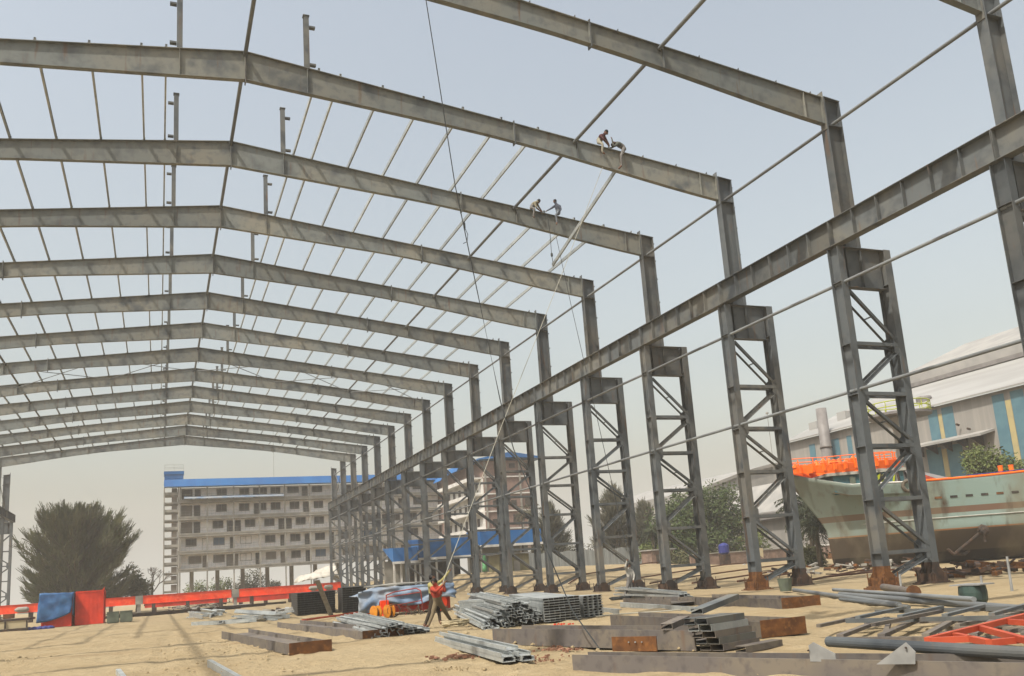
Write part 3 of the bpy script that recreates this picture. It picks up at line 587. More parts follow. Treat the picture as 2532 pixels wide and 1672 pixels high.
def nested(name, label, x, y, nx, nz, dx, dz, dirv, L, z0=.04, group='neatly nested stacks of C channels', slope=0, m='galv'):
    t = thing(name, label, 'steel channel stack', (x, y, 0), group)
    for i in range(nx):
        mb = MB()
        for j in range(nz):
            p = V((x+dx*i+slope*j*.01, y+R.uniform(-.04, .04)+.03*i, z0+dz*(j+.5))); d = V(dirv).normalized()
            mb.sweep(p, p+d*L, cprof(dx*.96, dz*.95, .009, .02)); mb.sweep(p+d*.07+V((.004, 0, 0)), p+d*(L-.1)+V((.004, 0, 0)), [(-dx*.42, -dz*.44), (dx*.465, -dz*.44), (dx*.465, dz*.44), (-dx*.42, dz*.44)], mi=1)  # second sweep: added dark solid in each channel, paints its hollow as shaded
        mb.build('nested_column', [m, 'shadefill'], t)
    return t
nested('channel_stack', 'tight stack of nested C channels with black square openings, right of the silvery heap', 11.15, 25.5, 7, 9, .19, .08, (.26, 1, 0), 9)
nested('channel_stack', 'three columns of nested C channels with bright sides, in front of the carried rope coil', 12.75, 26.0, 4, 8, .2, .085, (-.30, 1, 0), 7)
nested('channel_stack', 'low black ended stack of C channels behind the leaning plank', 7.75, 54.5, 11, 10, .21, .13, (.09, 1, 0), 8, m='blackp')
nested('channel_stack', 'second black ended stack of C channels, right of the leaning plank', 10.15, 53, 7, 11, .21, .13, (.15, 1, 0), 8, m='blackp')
cpile('channel_pile', 'scatter of loose C channels on the sand left of the black ended stack', [(4.6, 50.2, .08, H), (4.9, 50.0, .1, 0), (5.3, 49.5, .16, H*.5), (5.7, 48.6, .1, H), (5.2, 49.6, .28, .3), (6.2, 50.6, .12, H), (6.9, 52.0, .12, 0), (6.5, 51.5, .3, H), (5.9, 50.0, .36, -.5), (7.1, 52.5, .36, H)], (-.35, 1, 0), 6, .22, .1, 'piles of C channels', .25)
cpile('channel_pile', 'few dark channel ends half buried in front of the white pipes', [(2.9+.22*i, 66.5+.5*i, .12+.1*(i % 3), R.choice((0, H, .5))) for i in range(9)], (-.1, 1, 0), 5, .25, .1, 'piles of C channels', .2)
cpile('channel_pile', 'single channel lying askew in the sand left of the scattered channels', [(3.2, 52.2, .1, H)], (.45, 1, 0), 6, .25, .12, 'piles of C channels')
cpile('channel_pile', 'pale stack of galvanised channels behind the long dusty beam, right of the rope coil', [(18.3+.25*i, 29+.2*i, .1+.1*j, H) for j in range(4) for i in range(5-j)], (.32, 1, 0), 11, .22, .09, 'piles of C channels', .05)
cpile('channel_pile', 'two thin channels with dark ends lying in front of the rope coil', [(14.0, 26.0, .1, 0), (15.35, 23.4, .08, 0)], (.2, 1, 0), 8, .18, .1, 'piles of C channels')
mb = MB(); mb.sweep((1.45, 17.2, -.02), (1.1, 22.1, .06), cprof(.1, .17, .012, .03)); single(mb, 'channel', 'galv', 'end of a channel poking out of the bare front sand', 'steel channel')
mb = MB(); mb.sweep((-.5, 19.2, -.05), (-.82, 22.5, .03), cprof(.1, .17, .012, .03)); single(mb, 'channel', 'galv', 'barely showing channel corner at the very bottom left of the front sand', 'steel channel')
# ------------------------------------------------------------------ beams lying on their side
def lying(label, a, b, wa, wb, h=.25, end=None, side=1, cleats=(), group='beams lying on the sand', z=-.01, plates=True):
    """near-left edge a -> b, web horizontal, width wa..wb to the given side"""
    a = V((*a, z)); b = V((*b, z)); d = (b-a).normalized(); n = V((d.y, -d.x, 0))*side; L = (b-a).length
    t = thing('steel_beam', label, 'steel beam', tuple(a), group)
    def strip(o1, o2, th, name, m):
        mb = MB(); p, q = a+n*o1, b+n*o2
        mb.add([p, q, q+n*th, p+n*th]+[v+V((0, 0, h)) for v in (p, q, q+n*th, p+n*th)], [(0, 3, 2, 1), (4, 5, 6, 7), (0, 1, 5, 4), (1, 2, 6, 5), (2, 3, 7, 6), (3, 0, 4, 7)]); return mb.build(name, m, t)
    strip(0, 0, .03, 'flange', 'isec'); strip(wa-.03, wb-.03, .03, 'flange', 'isec')
    mb = MB(); mb.add([a+n*.03+V((0, 0, h*.45)), b+n*.03+V((0, 0, h*.45)), b+n*(wb-.03)+V((0, 0, h*.45)), a+n*(wa-.03)+V((0, 0, h*.45))], [(0, 1, 2, 3)]); mb.poly([V(v) for v in mb.v[:4]], (0, 0, .012)); mb.build('web', 'isec', t)
    for c in cleats:
        p = a+d*c+n*(wa+(wb-wa)*c/L-.16); mb = MB(); mb.box(p.x-.035, p.x+.035, p.y-.04, p.y+.04, z+h*.6, z+h-.01); mb.build('cleat', 'isec', t)
    if end:
        mb = MB(); p, q = a-n*.04-d*.02, a+n*(wa+.04)-d*.02
        mb.add([p, q, q-d*.025, p-d*.025]+[v+V((0, 0, h+.03)) for v in (p, q, q-d*.025, p-d*.025)], [(0, 1, 2, 3), (7, 6, 5, 4), (0, 4, 5, 1), (1, 5, 6, 2), (2, 6, 7, 3), (3, 7, 4, 0)])
        mb.build('end_plate', end, t)
    return t
lying('half buried rafter length with a rusty end plate, leftmost on the sand', (3.08, 23.3), (2.2, 35.6), 1.0, 1.0, .27, 'rust', 1, (3, 6.2, 9.5), z=-.03).name
lying('half buried rafter length with a short rusty end, between the leftmost beam and the channel heap', (5.45, 25.7), (4.75, 40), 1.15, 1.0, .27, 'rust', 1, (4, 9), z=-.02)
lying('long pinkish grey beam with a chamfered left end lying behind the front beam', (8.95, 13.9), (7.3, 20.0), .9, .9, .36, None, 1)
lying('dusty beam with a rusty brown end plate to the right of the boxed channels', (11.08, 14.75), (11.35, 21.7), 1.0, .9, .31, 'rust', 1)
lying('long pale dusty beam with small rusty end at the foot of the second column', (17.0, 21.5), (18.1, 28.6), 1.2, 1.2, .3, 'rust', 1, (2, 3.6, 5.2))
lying('grey beam with cleats lying behind the thin channels', (16.9, 27.6), (17.4, 32), 1.0, 1.0, .3, None, 1, (1, 2.4, 3.6))
t = lying('big grey beam across the bottom right corner of the photo', (6.13, 13.15), (9.6, 4.9), .42, .95, .26, None, -1)
# white gusset plates standing on it
for i, (x, y, w) in enumerate(((7.72, 9.35, .34), (7.95, 8.45, .46))):
    mb = MB(); d = V((.30, -.62, 0)).normalized() if i == 0 else V((.42, -.6, 0)).normalized(); p = V((x, y, .22))
    if i == 0: pts = [p, p+d*w, p+d*w+V((0, 0, .10)), p+d*w*.2+V((0, 0, .24)), p+V((0, 0, .20))]
    else: pts = [p, p+d*w*.95, p+d*w+V((0, 0, .14)), p+d*w*.8+V((0, 0, .25))]
    mb.poly(pts, (.012, .005, 0)); mb.lathe(pts[-1]-V((.01, .005, .06)), [(.012, 0), (.012, .02)], 8, (-.9, -.4, 0), 1)
    single(mb, 'gusset_plate', ['plank', 'dark'], 'white painted triangular plate standing on the front beam, %s' % ('the left smaller one' if i == 0 else 'the right taller one'), 'gusset plate', 'white plates on the front beam')
mb = MB(); mb.poly([(8.02, 15.35, 0), (8.5, 14.5, 0), (8.5, 14.5, .27), (8.02, 15.35, .27)], (.02, .012, 0)); 
for i in range(3): mb.lathe((8.2+.07*i, 15.0-.125*i, .17), [(.014, 0), (.014, .02)], 8, (-.87, -.49, 0), 1)
single(mb, 'rusty_plate', ['rust', 'plank'], 'rusty orange plate with three bolt holes standing before the pinkish grey beam', 'steel plate')
# boxed channels stack
t = thing('channel_stack', 'leaning stack of short boxed channels with rusty insides on the front sand', 'steel channel stack', (9.1, 13.3, 0))
d = V((1.15, .42, 0)).normalized(); n = V((d.y, -d.x, 0))
for j in range(5):
    for i in range(2):
        p = V((9.12-.055*j, 13.45+.0*j, .06+.118*j))-n*.27*i+d*(-.02*j); mb = MB()
        mb.sweep(p, p+d*1.15, cflip(.24, .114, .01, .035)); mb.build('short_channel', ['isec', 'steel', 'isec', 'galv', 'steel'][j], t)
        mb = MB(); mb.sweep(p+d*.3, p+d*.32, [(-.1, -.045), (.1, -.045), (.1, .045), (-.1, .045)]); mb.build('inner_plate', 'rust', t)
p = V((9.25, 14.2, .66)); mb = MB(); mb.sweep(p, p+V((1.5, .9, .16)), cflip(.24, .1, .01, .035)); mb.build('short_channel', 'steel', t)
mb = MB(); mb.sweep((8.75, 14.5, .42), (9.4, 14.9, .5), cflip(.24, .11, .01, .035)); single(mb, 'short_channel', 'isec', 'short channel jutting out on the left of the boxed stack', 'steel channel')
mb = MB(); mb.sweep((9.17, 12.85, .05), (10.1, 13.05, .07), cflip(.24, .11, .01, .03)); single(mb, 'short_channel', 'isec', 'single short channel lying at the right foot of the boxed stack', 'steel channel')
# pipes and odds on the right
for i, (a, b, r, lab) in enumerate((((20.9, 23.4, .14), (16.2, 12.4, .12), .085, 'long pale pipe running to the right edge, nearest of the group by the green bin'), ((24.3, 29.9, .1), (17.6, 17.6, .1), .075, 'long thin pipe lying second behind the nearest long pipe'), ((22.5, 25.5, .2), (16.8, 14.6, .3), .06, 'thin light pipe resting on top of the long pipes'),
        ((23.2, 23.8, .22), (19.6, 19.0, .28), .12, 'thicker rusty pipe with a flanged end by the foot of the first column'), ((19.8, 22.2, .07), (17.3, 17.0, .07), .05, 'dark thin bar in front of the long pipes'), ((9.0, 10.45, .3), (9.1, 4.9, .3), .075, 'thick dark grey pipe in the bottom right foreground'))):
    mb = MB(); mb.tube(a, b, r, 14); t = single(mb, 'steel_pipe', 'isec' if i in (3,) else 'pipe' if i < 4 else 'col', lab, 'steel pipe', 'pipes on the sand', smooth=False)
    if i == 3:
        mb = MB(); mb.lathe((19.55, 18.95, .28), [(.2, 0), (.2, .06)], 12, (.6, .75, 0)); mb.build('pipe_flange', 'rust', t)
# ladder trusses
def truss(label, a, b, c, n, m, h=.07):
    a, b, c = V(a), V(b), V(c); t = thing('ladder_truss', label, 'steel truss', tuple(a), 'ladder shaped steel trusses')
    for s in (0, 1):
        mb = MB(); mb.bar(a+c*s, b+c*s, h, h); mb.build('rail', m, t)
    for i in range(n):
        f = (i+.3)/n; mb = MB(); mb.bar(a+(b-a)*f+V((0, 0, .06)), a+(b-a)*min(f+.06, 1)+c+V((0, 0, .06)), h*1.3, h*.7); mb.build('rung', m, t)
truss('dark grey ladder truss lying flat between the boxed stack and the orange frame', (10.6, 12.3, .1), (12.1, 8.2, .14), V((2.9, 2.2, 0)), 6, 'isec', .09)
truss('second ladder truss lying across the first, towards the right edge', (12.2, 13.6, .25), (15.0, 9.0, .22), V((1.9, 1.2, 0)), 7, 'steel', .08)
truss('third ladder truss under the others at the right edge', (13.0, 12.0, .08), (14.0, 8.5, .08), V((2.6, 1.0, 0)), 5, 'isec', .08)
for i in range(6):
    x = 11+R.random()*4; y = 10+R.random()*4; a = R.uniform(-.9, .9)
    mb = MB(); mb.bar((x, y, .08+.04*i), (x+2.3*math.cos(a), y+2.3*math.sin(a), .12+.04*i), .09, .06); single(mb, 'steel_bar', 'isec', 'loose grey bar lying %s on the ladder trusses' % ['lowest', 'second from the bottom', 'third from the bottom', 'third from the top', 'second from the top', 'topmost'][i], 'steel bar', 'loose bars on the ladder trusses')
t = thing('orange_trestle', 'coral orange steel frame lying at the right edge', 'steel frame', (9.7, 9.3, .25))
for a, b in (((9.7, 9.3, .3), (12.9, 10.2, .36)), ((10.35, 9.4, .3), (9.8, 8.4, .3)), ((11.2, 9.7, .32), (10.0, 7.9, .3)), ((9.9, 8.5, .28), (12.5, 8.0, .28)), ((12.1, 10.0, .33), (11.8, 8.2, .3)), ((9.7, 9.25, .3), (10.1, 8.9, .3))):
    mb = MB(); mb.bar(a, b, .08, .08); mb.build('frame_member', 'coral', t)
# bin, posts, bucket, rope coils, bricks
t = thing('green_bin', 'dark green metal tub with a flat pale lid near the right edge', 'bin', (19.1, 16.6, 0))
mb = MB(); mb.lathe((19.1, 16.6, 0), [(.27, 0), (.33, .12), (.34, .30), (.32, .46)], 14); mb.build('tub', 'green', t)
mb = MB(); mb.poly([(18.72, 16.95, .48), (18.9, 16.2, .48), (19.5, 16.25, .48), (19.4, 17.0, .48)], (0, 0, .03)); mb.build('lid', 'plank', t)
for i, (x, y, h) in enumerate(((23.35, 18.9, 1.05), (23.44, 20.0, .5), (24.3, 24.1, .6))):
    mb = MB(); mb.tube((x, y, -.1), (x+.03, y, h), .045, 7, .035); single(mb, 'stake', 'plank', ['tall bleached stake in front of the dark hull', 'short stake beside the green tub lid', 'short yellowish stake between the feet of the first column'][i], 'stake', 'wooden stakes')
t = thing('bucket', 'grey metal bucket between the feet of the second column', 'bucket', (25.1, 31.4, 0))
mb = MB(); mb.lathe((25.1, 31.4, 0), [(.24, 0), (.32, .5), (.34, .55), (.30, .52), (.22, .04)], 14); mb.build('pail', 'ggrey', t)
mb = MB(); mb.path([(24.78, 31.4, .52), (24.85, 31.3, .75), (25.1, 31.25, .85), (25.35, 31.3, .75), (25.42, 31.4, .52)], .012, 5); mb.build('handle', 'wire', t)
def coil(label, x, y, r, m='rope', n=5):
    mb = MB(); pts = []
    for i in range(n*14): a = i*2*math.pi/14; rr = r*(.75+.25*math.sin(i*.9)+R.uniform(-.1, .1)); pts.append((x+rr*math.cos(a), y+rr*1.2*math.sin(a), .04+.02*(i/14)+R.uniform(0, .03)))
    mb.path(pts, .018, 5); single(mb, 'rope_coil', m, label, 'rope')
coil('tangled brown rope coiled at the feet of the two rope pullers', 8.95, 28.0, .55, 'cloth', 9)
coil('loose dark rope loops at the feet of the man by the fourth column', 19.9, 36.8, .7, 'wire', 6)
mb = MB(); pts = [(12.9+.5*i, 25.6+.25*math.sin(i)-.1*i, .06) for i in range(7)]; mb.path(pts, .02, 5); single(mb, 'loose_rope', 'rope', 'pale rope trailing on the sand before the nested channel stack', 'rope')
rv_ = lambda: (R.uniform(-1, 1), R.uniform(-1, 1))
for i, (x, y, s) in enumerate(((5.6, 17.9, .3), (5.9, 17.6, .2), (7.6, 17.0, .26), (8.05, 17.6, .3), (6.5, 15.3, .14), (6.9, 15.9, .2), (11.2, 24.6, .18), (4.9, 15.6, .16))):
    mb = MB()
    for j in range(7):
        a, b = x+R.uniform(-s, s), y+R.uniform(-s, s)*1.6; q = s*R.uniform(.15, .4)
        q *= .7; mb.lathe((a, b, -.02), [(q, 0), (q*.95, q*.35), (q*.4, q*.6), (.01, q*.65)], 5)
        for _ in range(3): c = rv_(); e = q*.5; mb.box(a+c[0]*s-e, a+c[0]*s+e, b+c[1]*s*1.5-e*.6, b+c[1]*s*1.5+e*.6, -.02, e*.7)
    single(mb, 'rubble', 'sand' if i == 7 else 'brickbit' if i < 6 else 'redbox', ['broken red brick bits left of the near channel bundle', 'small red brick bits beside the near channel bundle', 'red brick scrap behind the open ends of the near bundle', 'red brick scrap in front of the pinkish beam end', 'pale red stone at the tip of the near bundle', 'flat red scrap at the open ends of the near bundle', 'bright red rag at the foot of the nested stack', 'clod of sand at the bottom centre'][i], 'rubble', 'bits of rubble on the sand')
def clods():
    mb = MB()
    for _ in range(900):
        x = R.uniform(-6, 14); y = R.uniform(10, 34)
        q = R.uniform(.012, .045)*(1.6 if R.random() < .08 else 1)
        mb.lathe((x, y, -.01+.05*math.sin(x)), [(q*1.3, 0), (q, q*.6), (.3*q, q)], 5)
    o = mb.build('sand_clods', 'sand'); tag(o, 'small clods and footprints crumbs scattered on the sand', 'clods', kind='stuff')
clods()
# ------------------------------------------------------------------ mid ground on the left
def container(name, label, x0, x1, y, dep, h, m, ribs=True):
    t = thing(name, label, 'container', ((x0+x1)/2, y, 0))
    mb = MB(); n = 24; pts = []
    for i in range(n+1):
        x = x0+.1+(x1-x0-.2)*i/n; pts.append((x, y+(.0 if (i//2) % 2 else .005), .12))
    pts += [(x1-.1, y+dep-.05, .12), (x0+.1, y+dep-.05, .12)]
    mb.poly(pts, (0, 0, h-.2)); mb.build('corrugated_walls', m, t)
    mb = MB()
    for x in (x0, x1-.12):
        for yy in (y-.04, y+dep-.08): mb.box(x, x+.12, yy, yy+.12, 0, h)
    for z in (0, h-.12):
        for yy in (y-.03, y+dep-.07): mb.box(x0+.12, x1-.12, yy, yy+.1, z, z+.12)
        for x in (x0+.01, x1-.11): mb.box(x, x+.1, y+.09, y+dep-.09, z+.01, z+.11)
    mb.build('corner_frame', m, t); return t
container('red_container', 'bright red container with a raised right corner, right of the blue tarpaulin', -6.05, -4.02, 79, 3, 2.62, 'redbox')
mb = MB(); mb.poly([(-4.15, 78.9, 2.6), (-4.0, 78.9, 2.6), (-3.98, 78.9, 2.85)], (0, .1, 0)); single(mb, 'steel_offcut', 'redbox', 'small upright red tip on the right corner of the red container', 'steel offcut')
container('red_container', 'red container hidden under a blue tarpaulin at the left of the yard', -8.35, -6.25, 78.6, 3, 2.5, 'redbox')
def drape(name, label, m, fn, nu, nv, cat='tarpaulin', par=None, th=.03):
    g = [[V(fn(i/nu, j/nv)) for i in range(nu+1)] for j in range(nv+1)]; mb = MB()
    vs = [p for r in g for p in r]; N = nu+1; fs = [(j*N+i, j*N+i+1, (j+1)*N+i+1, (j+1)*N+i) for j in range(nv) for i in range(nu)]
    mb.add(vs, fs); o = single(mb, name, m, label, cat, smooth=True)
    md = o.modifiers.new('thickness', 'SOLIDIFY'); md.thickness = th
    return o
from mathutils import noise as NZ
def nz(x, y, z=0, s=1): return NZ.noise(V((x*s, y*s, z*s)))
def fcover(u, v):    # over the hidden container: front, top, back
    x = -8.5+2.35*u
    if v < .5:
        lo = .42+.62*u*u; z = lo+(2.62-lo)*v*2; return (x+.05*nz(z, x, 1, 2)+(-.15*(1-v*2)), 78.45-.10*(1-2*v)+.10*nz(x, z, 3, 1.6), z)
    return (x, 78.45+3.2*(v-.5)*2, 2.66+.06*nz(x, v*3, 5, 2)-.1*u)
drape('blue_tarpaulin', 'dark blue tarpaulin draped over the leftmost red container', 'tarpb', fcover, 20, 28)
def fside(u, v): return (-6.15+.07*nz(u*3, v*2, 8, 1.5), 78.4+2.8*u, .9+1.72*v-.35*(1-v)*(u))
drape('blue_tarpaulin', 'loose side flap of blue tarpaulin in the gap between the two red containers', 'tarpb', fside, 8, 12)
mb = MB(); 
for i in range(5): mb.lathe((-8.9+.35*i, 76.5, -.03), [(.3, 0), (.3, .12), (.15, .22), (.01, .25)], 8)
single(mb, 'blue_sheet_scrap', 'blue', 'crumpled bright blue sheet at the foot of the tarpaulin covered container', 'plastic sheet')
for i, (a, b) in enumerate(((-3.62, -2.8), (-2.72, -1.85))):
    t = thing('equipment_box', 'green grey steel box on the sand, %s of the pair right of the red container' % ['left', 'right'][i], 'equipment box', ((a+b)/2, 76.3, 0), 'green grey boxes')
    mb = MB(); mb.box(a, b, 76, 76.9, .06, .82); mb.build('box_body', 'ggrey', t)
    mb = MB(); mb.box(a-.02, b+.02, 75.98, 76.92, .823, .88); mb.box(a+.05, b-.05, 76.05, 76.85, 0, .057); mb.build('box_lid', 'ggrey', t)
# crane girders
def girder(label, x0, x1, y, z0, z1, m='orange', group='orange crane girders lying across the yard'):
    t = thing('crane_girder', label, 'crane girder', ((x0+x1)/2, y, z0), group)
    mb = MB(); mb.box(x0, x1, y-.25, y+.25, z0+.02, z1-.02); mb.build('box_web', m, t)
    mb = MB(); mb.box(x0, x1, y-.33, y+.33, z1-.018, z1); mb.box(x0, x1, y-.33, y+.33, z0, z0+.018); mb.build('flanges', m, t)
    for i in range(3):
        x = x0+(x1-x0)*(.12+.38*i); mb = MB(); mb.box(x-.2, x+.2, y-.4, y+.4, -.02, z0-.002); mb.build('trestle', 'dark', t)
    return t
Z0, Z1 = 1.12, 2.08
girder('orange box girder at the far left, passing behind the red containers', -24, -2.5, 115, Z0, Z1)
girder('middle orange box girder between two grey joint bands', -1.7, 8.25, 115, Z0, Z1)
girder('right orange box girder carrying a small motor, ending at the last columns', 9.15, 21.6, 115, Z0, Z1)
for i, x in enumerate((-2.1, 8.7)):
    mb = MB(); mb.box(x-.38, x+.43, 114.7, 115.3, Z0-.02, Z1+.03); mb.box(x-.2, x+.2, 114.8, 115.2, -.05, Z0-.021); single(mb, 'splice_block', 'conc', 'grey block joining the orange girders, %s' % ['nearer the red containers', 'nearer the black channel stacks'][i], 'joint block', 'grey joints of the orange girders')
girder('lower dark red girder in the shade behind the right orange girder', 8.6, 16.5, 117.3, .45, 1.2, 'redbox', 'girders in the shade')
girder('lower dark red girder in the shade behind the middle orange girder', -1.5, 7.9, 117.4, .62, 1.15, 'redbox', 'girders in the shade')
for i, x in enumerate((18.2, 20.1)):
    mb = MB(); mb.lathe((x, 114.4, 1.55), [(.12, -.7), (.27, -.5), (.29, 0), (.27, .3), (.15, .4)], 10, (1, 0, 0)); mb.box(x-.3, x+.1, 114.3, 114.75, 1.2, 1.5)
    single(mb, 'hoist_motor', 'conc', 'round grey motor on the side of the right orange girder, %s' % ['the larger left one', 'the right one'][i], 'motor', 'motors on the orange girder')
mb = MB(); mb.lathe((-14.0, 114.45, 1.5), [(.12, -.8), (.3, -.5), (.3, .4), (.15, .6)], 10, (1, 0, 0)); single(mb, 'hoist_motor', 'conc', 'grey motor on the left orange girder, left of the blue tarpaulin', 'motor')
for i in range(4):
    mb = MB(); mb.tube((3.2+.4*i, 104+1.8*i, .08), (9.9+.2*i, 117-1.0*i, .12), .09, 8); single(mb, 'white_pipe', 'white', 'bright white pipe on the sand before the orange girder, %s from the camera' % ORD[i], 'pipe', 'white pipes before the orange girder')
for i, y in enumerate((96, 101, 107)):
    mb = MB(); mb.sweep((-7+i, y, .12), (8+i*3, y+2, .12), iprof(.2, .25, .02, .02)); single(mb, 'steel_rail', 'dark', 'long dark rail lying before the orange girder, %s from the camera' % ORD[i], 'rail', 'rails before the orange girder')
def junk(label, x0, x1, y0, y1, n, hmax, ms=('conc', 'dark', 'isec')):
    mb = MB()
    for _ in range(n):
        x, y = R.uniform(x0, x1), R.uniform(y0, y1); a = R.uniform(0, 3.1); l = R.uniform(.2, 1.1); z = R.uniform(.05, hmax); h = R.uniform(.04, .18)
        mb.bar((x, y, z), (x+l*math.cos(a), y+l*math.sin(a), z+R.uniform(-.1, .2)), h*1.4, h, mi=R.randrange(len(ms)))
    single(mb, 'scrap_heap', list(ms), label, 'scrap', kind='stuff')
junk('low scrap of plates and bars beneath the orange girders', 1, 7, 106, 112, 60, .6)
junk('scrap and blocks on the sand left of the black channel stack', 7, 10, 58, 64, 26, .35, ('conc', 'dark', 'white'))
t = thing('low_platform', 'low dark platform with cream panels at the far left edge of the sand', 'platform', (-12, 76, 0))
mb = MB(); mb.box(-16, -8.9, 76, 80, .75, .9); mb.box(-16, -8.9, 75.9, 76, .02, .2); mb.build('deck', 'dark', t)
mb = MB(); mb.box(-16, -8.95, 76.05, 76.15, .21, .745); mb.build('side_panel', 'cloth', t)
for x in (-12, -10.4, -9): 
    mb = MB(); mb.box(x-.05, x+.05, 75.93, 76.045, .21, .745); mb.build('panel_post', 'dark', t)
mb = MB(); 
for i in range(4): mb.box(-14.4+1.0*i, -13.7+1.0*i, 82, 83, .9, 1.25)
single(mb, 'brown_crates', 'rust', 'row of low brown blocks behind the dark platform', 'blocks')
# leaning plank, tarped machine, reels, cart
mb = MB(); mb.bar((8.72, 49.3, .0), (7.55, 46.6, 1.98), .26, .04); single(mb, 'leaning_plank', 'plank', 'pale plank leaning against the black channel stacks', 'plank')
t = thing('red_machine', 'red machine under pale blue plastic sheeting, left of the rope pullers', 'machine', (11.2, 43.5, 0))
mb = MB(); mb.box(10.0, 13.6, 43.2, 45, .12, .95); mb.box(9.3, 10, 43.4, 44.6, .1, .6); mb.build('machine_body', 'redbox', t)
mb = MB(); mb.lathe((12.9, 42.9, .45), [(.45, 0), (.45, .5)], 16, (0, 1, 0)); mb.build('machine_wheel', 'orange', t)
mb = MB(); mb.box(9.9, 10.3, 42.6, 43.1, .3, .75); mb.tube((10.1, 42.85, .0), (10.1, 42.85, .3), .1, 8); mb.build('motor', 'orange', t)
def fm(u, v):
    x = 8.9+4.9*u
    if v < .45:
        k = v/.45; lo = .55+.15*math.sin(u*9)-(.45 if u < .2 else 0); return (x+.1*nz(x, k*2, 2, 2), 43.0-.35*(1-k)*.6+.25*nz(x, k*2, 4, 1.8), lo+(1.33-lo)*k)
    return (x, 43.0+2.2*(v-.45)/.55, 1.36+.12*nz(x, v*4, 6, 1.3)-.35*ss(.25, 0, u)*1.0)
drape('plastic_sheet', 'crumpled pale blue plastic sheet thrown over the red machine', 'tarpp', fm, 50, 24)
mb = MB(); mb.poly([(9.4, 44, 1.42), (11, 43.6, 1.44), (13.6, 44.4, 1.44), (11.5, 46, 1.5)], (0, 0, .05)); single(mb, 'grey_cover', 'conc', 'grey board lying on top of the blue plastic sheet', 'board')
t = thing('red_trolley', 'thin faded red tubular trolley frame in front of the covered machine', 'trolley', (10.9, 42, 0))
F = [(10.05, 42, .02), (10.05, 42, 1.0), (10.5, 42.2, 1.12), (11.55, 42.1, 1.22), (11.75, 42, 1.1), (11.85, 42, .02)]
mb = MB()
for a, b in zip(F, F[1:]): mb.tube(a, b, .028, 7)
mb.tube((10.05, 42, .45), (11.8, 42, .62), .025, 6); mb.tube((10.05, 42, .9), (11.75, 42, 1.02), .025, 6); mb.build('tube_frame', 'pink', t)
mb = MB(); mb.path([(10.2, 41.9, .5), (10.9, 41.9, .3), (11.2, 41.9, .05), (11.3, 41.9, .0)], .025, 6); mb.path([(10.9, 41.8, .0), (11.05, 41.8, .25), (10.95, 41.8, .5)], .025, 6); mb.build('bent_brace', 'pink', t)
for i in range(2):
    t = thing('cable_drum', 'yellow orange drum of cable before the covered machine, %s of the pair' % ['left', 'right'][i], 'cable drum', (9.05+.62*i, 40.3, .29), 'yellow cable drums')
    for dx in (0, .2):
        mb = MB(); mb.lathe((9.0+.62*i+dx, 40.3, .3), [(.1, 0), (.3, .02), (.3, .06), (.1, .09)], 18, (.9, .35, 0)); mb.build('flange', 'yellow', t)
    mb = MB(); mb.lathe((9.03+.62*i, 40.3, .3), [(.2, .05), (.2, .2)], 14, (.9, .35, 0)); mb.build('cable', 'brown', t)
mb = MB(); mb.path([(9.95+.3*math.cos(a*.7), 40.2, .32+.28*math.sin(a*.7)) for a in range(24)], .03, 6); single(mb, 'cable_coil', 'brown', 'brown coil of cable standing right of the yellow drums', 'cable')
t = thing('orange_ladder', 'long faded orange lattice bar lying on the sand before the leaning plank', 'lattice bar', (6.8, 45, 0))
for dy in (0, .5):
    mb = MB(); mb.bar((6.6, 45+dy, .06), (10.0, 47.9+dy, .12), .07, .07); mb.build('rail', 'coral', t)
for i in range(9):
    f = (i+.5)/9; mb = MB(); mb.bar((6.6+3.4*f, 45+2.9*f, .09), (6.8+3.4*f, 45.5+2.9*f, .09), .05, .05); mb.build('rung', 'coral', t)
def twigs(label, x, y, n, s, m='bark'):
    mb = MB()
    for _ in range(n):
        a = R.uniform(0, 6.3); p = V((x+R.uniform(-s, s), y+R.uniform(-s, s), .02)); mb.bar(p, p+V((math.cos(a)*.5, math.sin(a)*.5, R.uniform(.05, .5))), .02, .02)
    single(mb, 'dry_twigs', m, label, 'dry twigs', kind='stuff')
twigs('dry brown twigs on the sand below the red trolley', 11.9, 41.3, 60, .9)
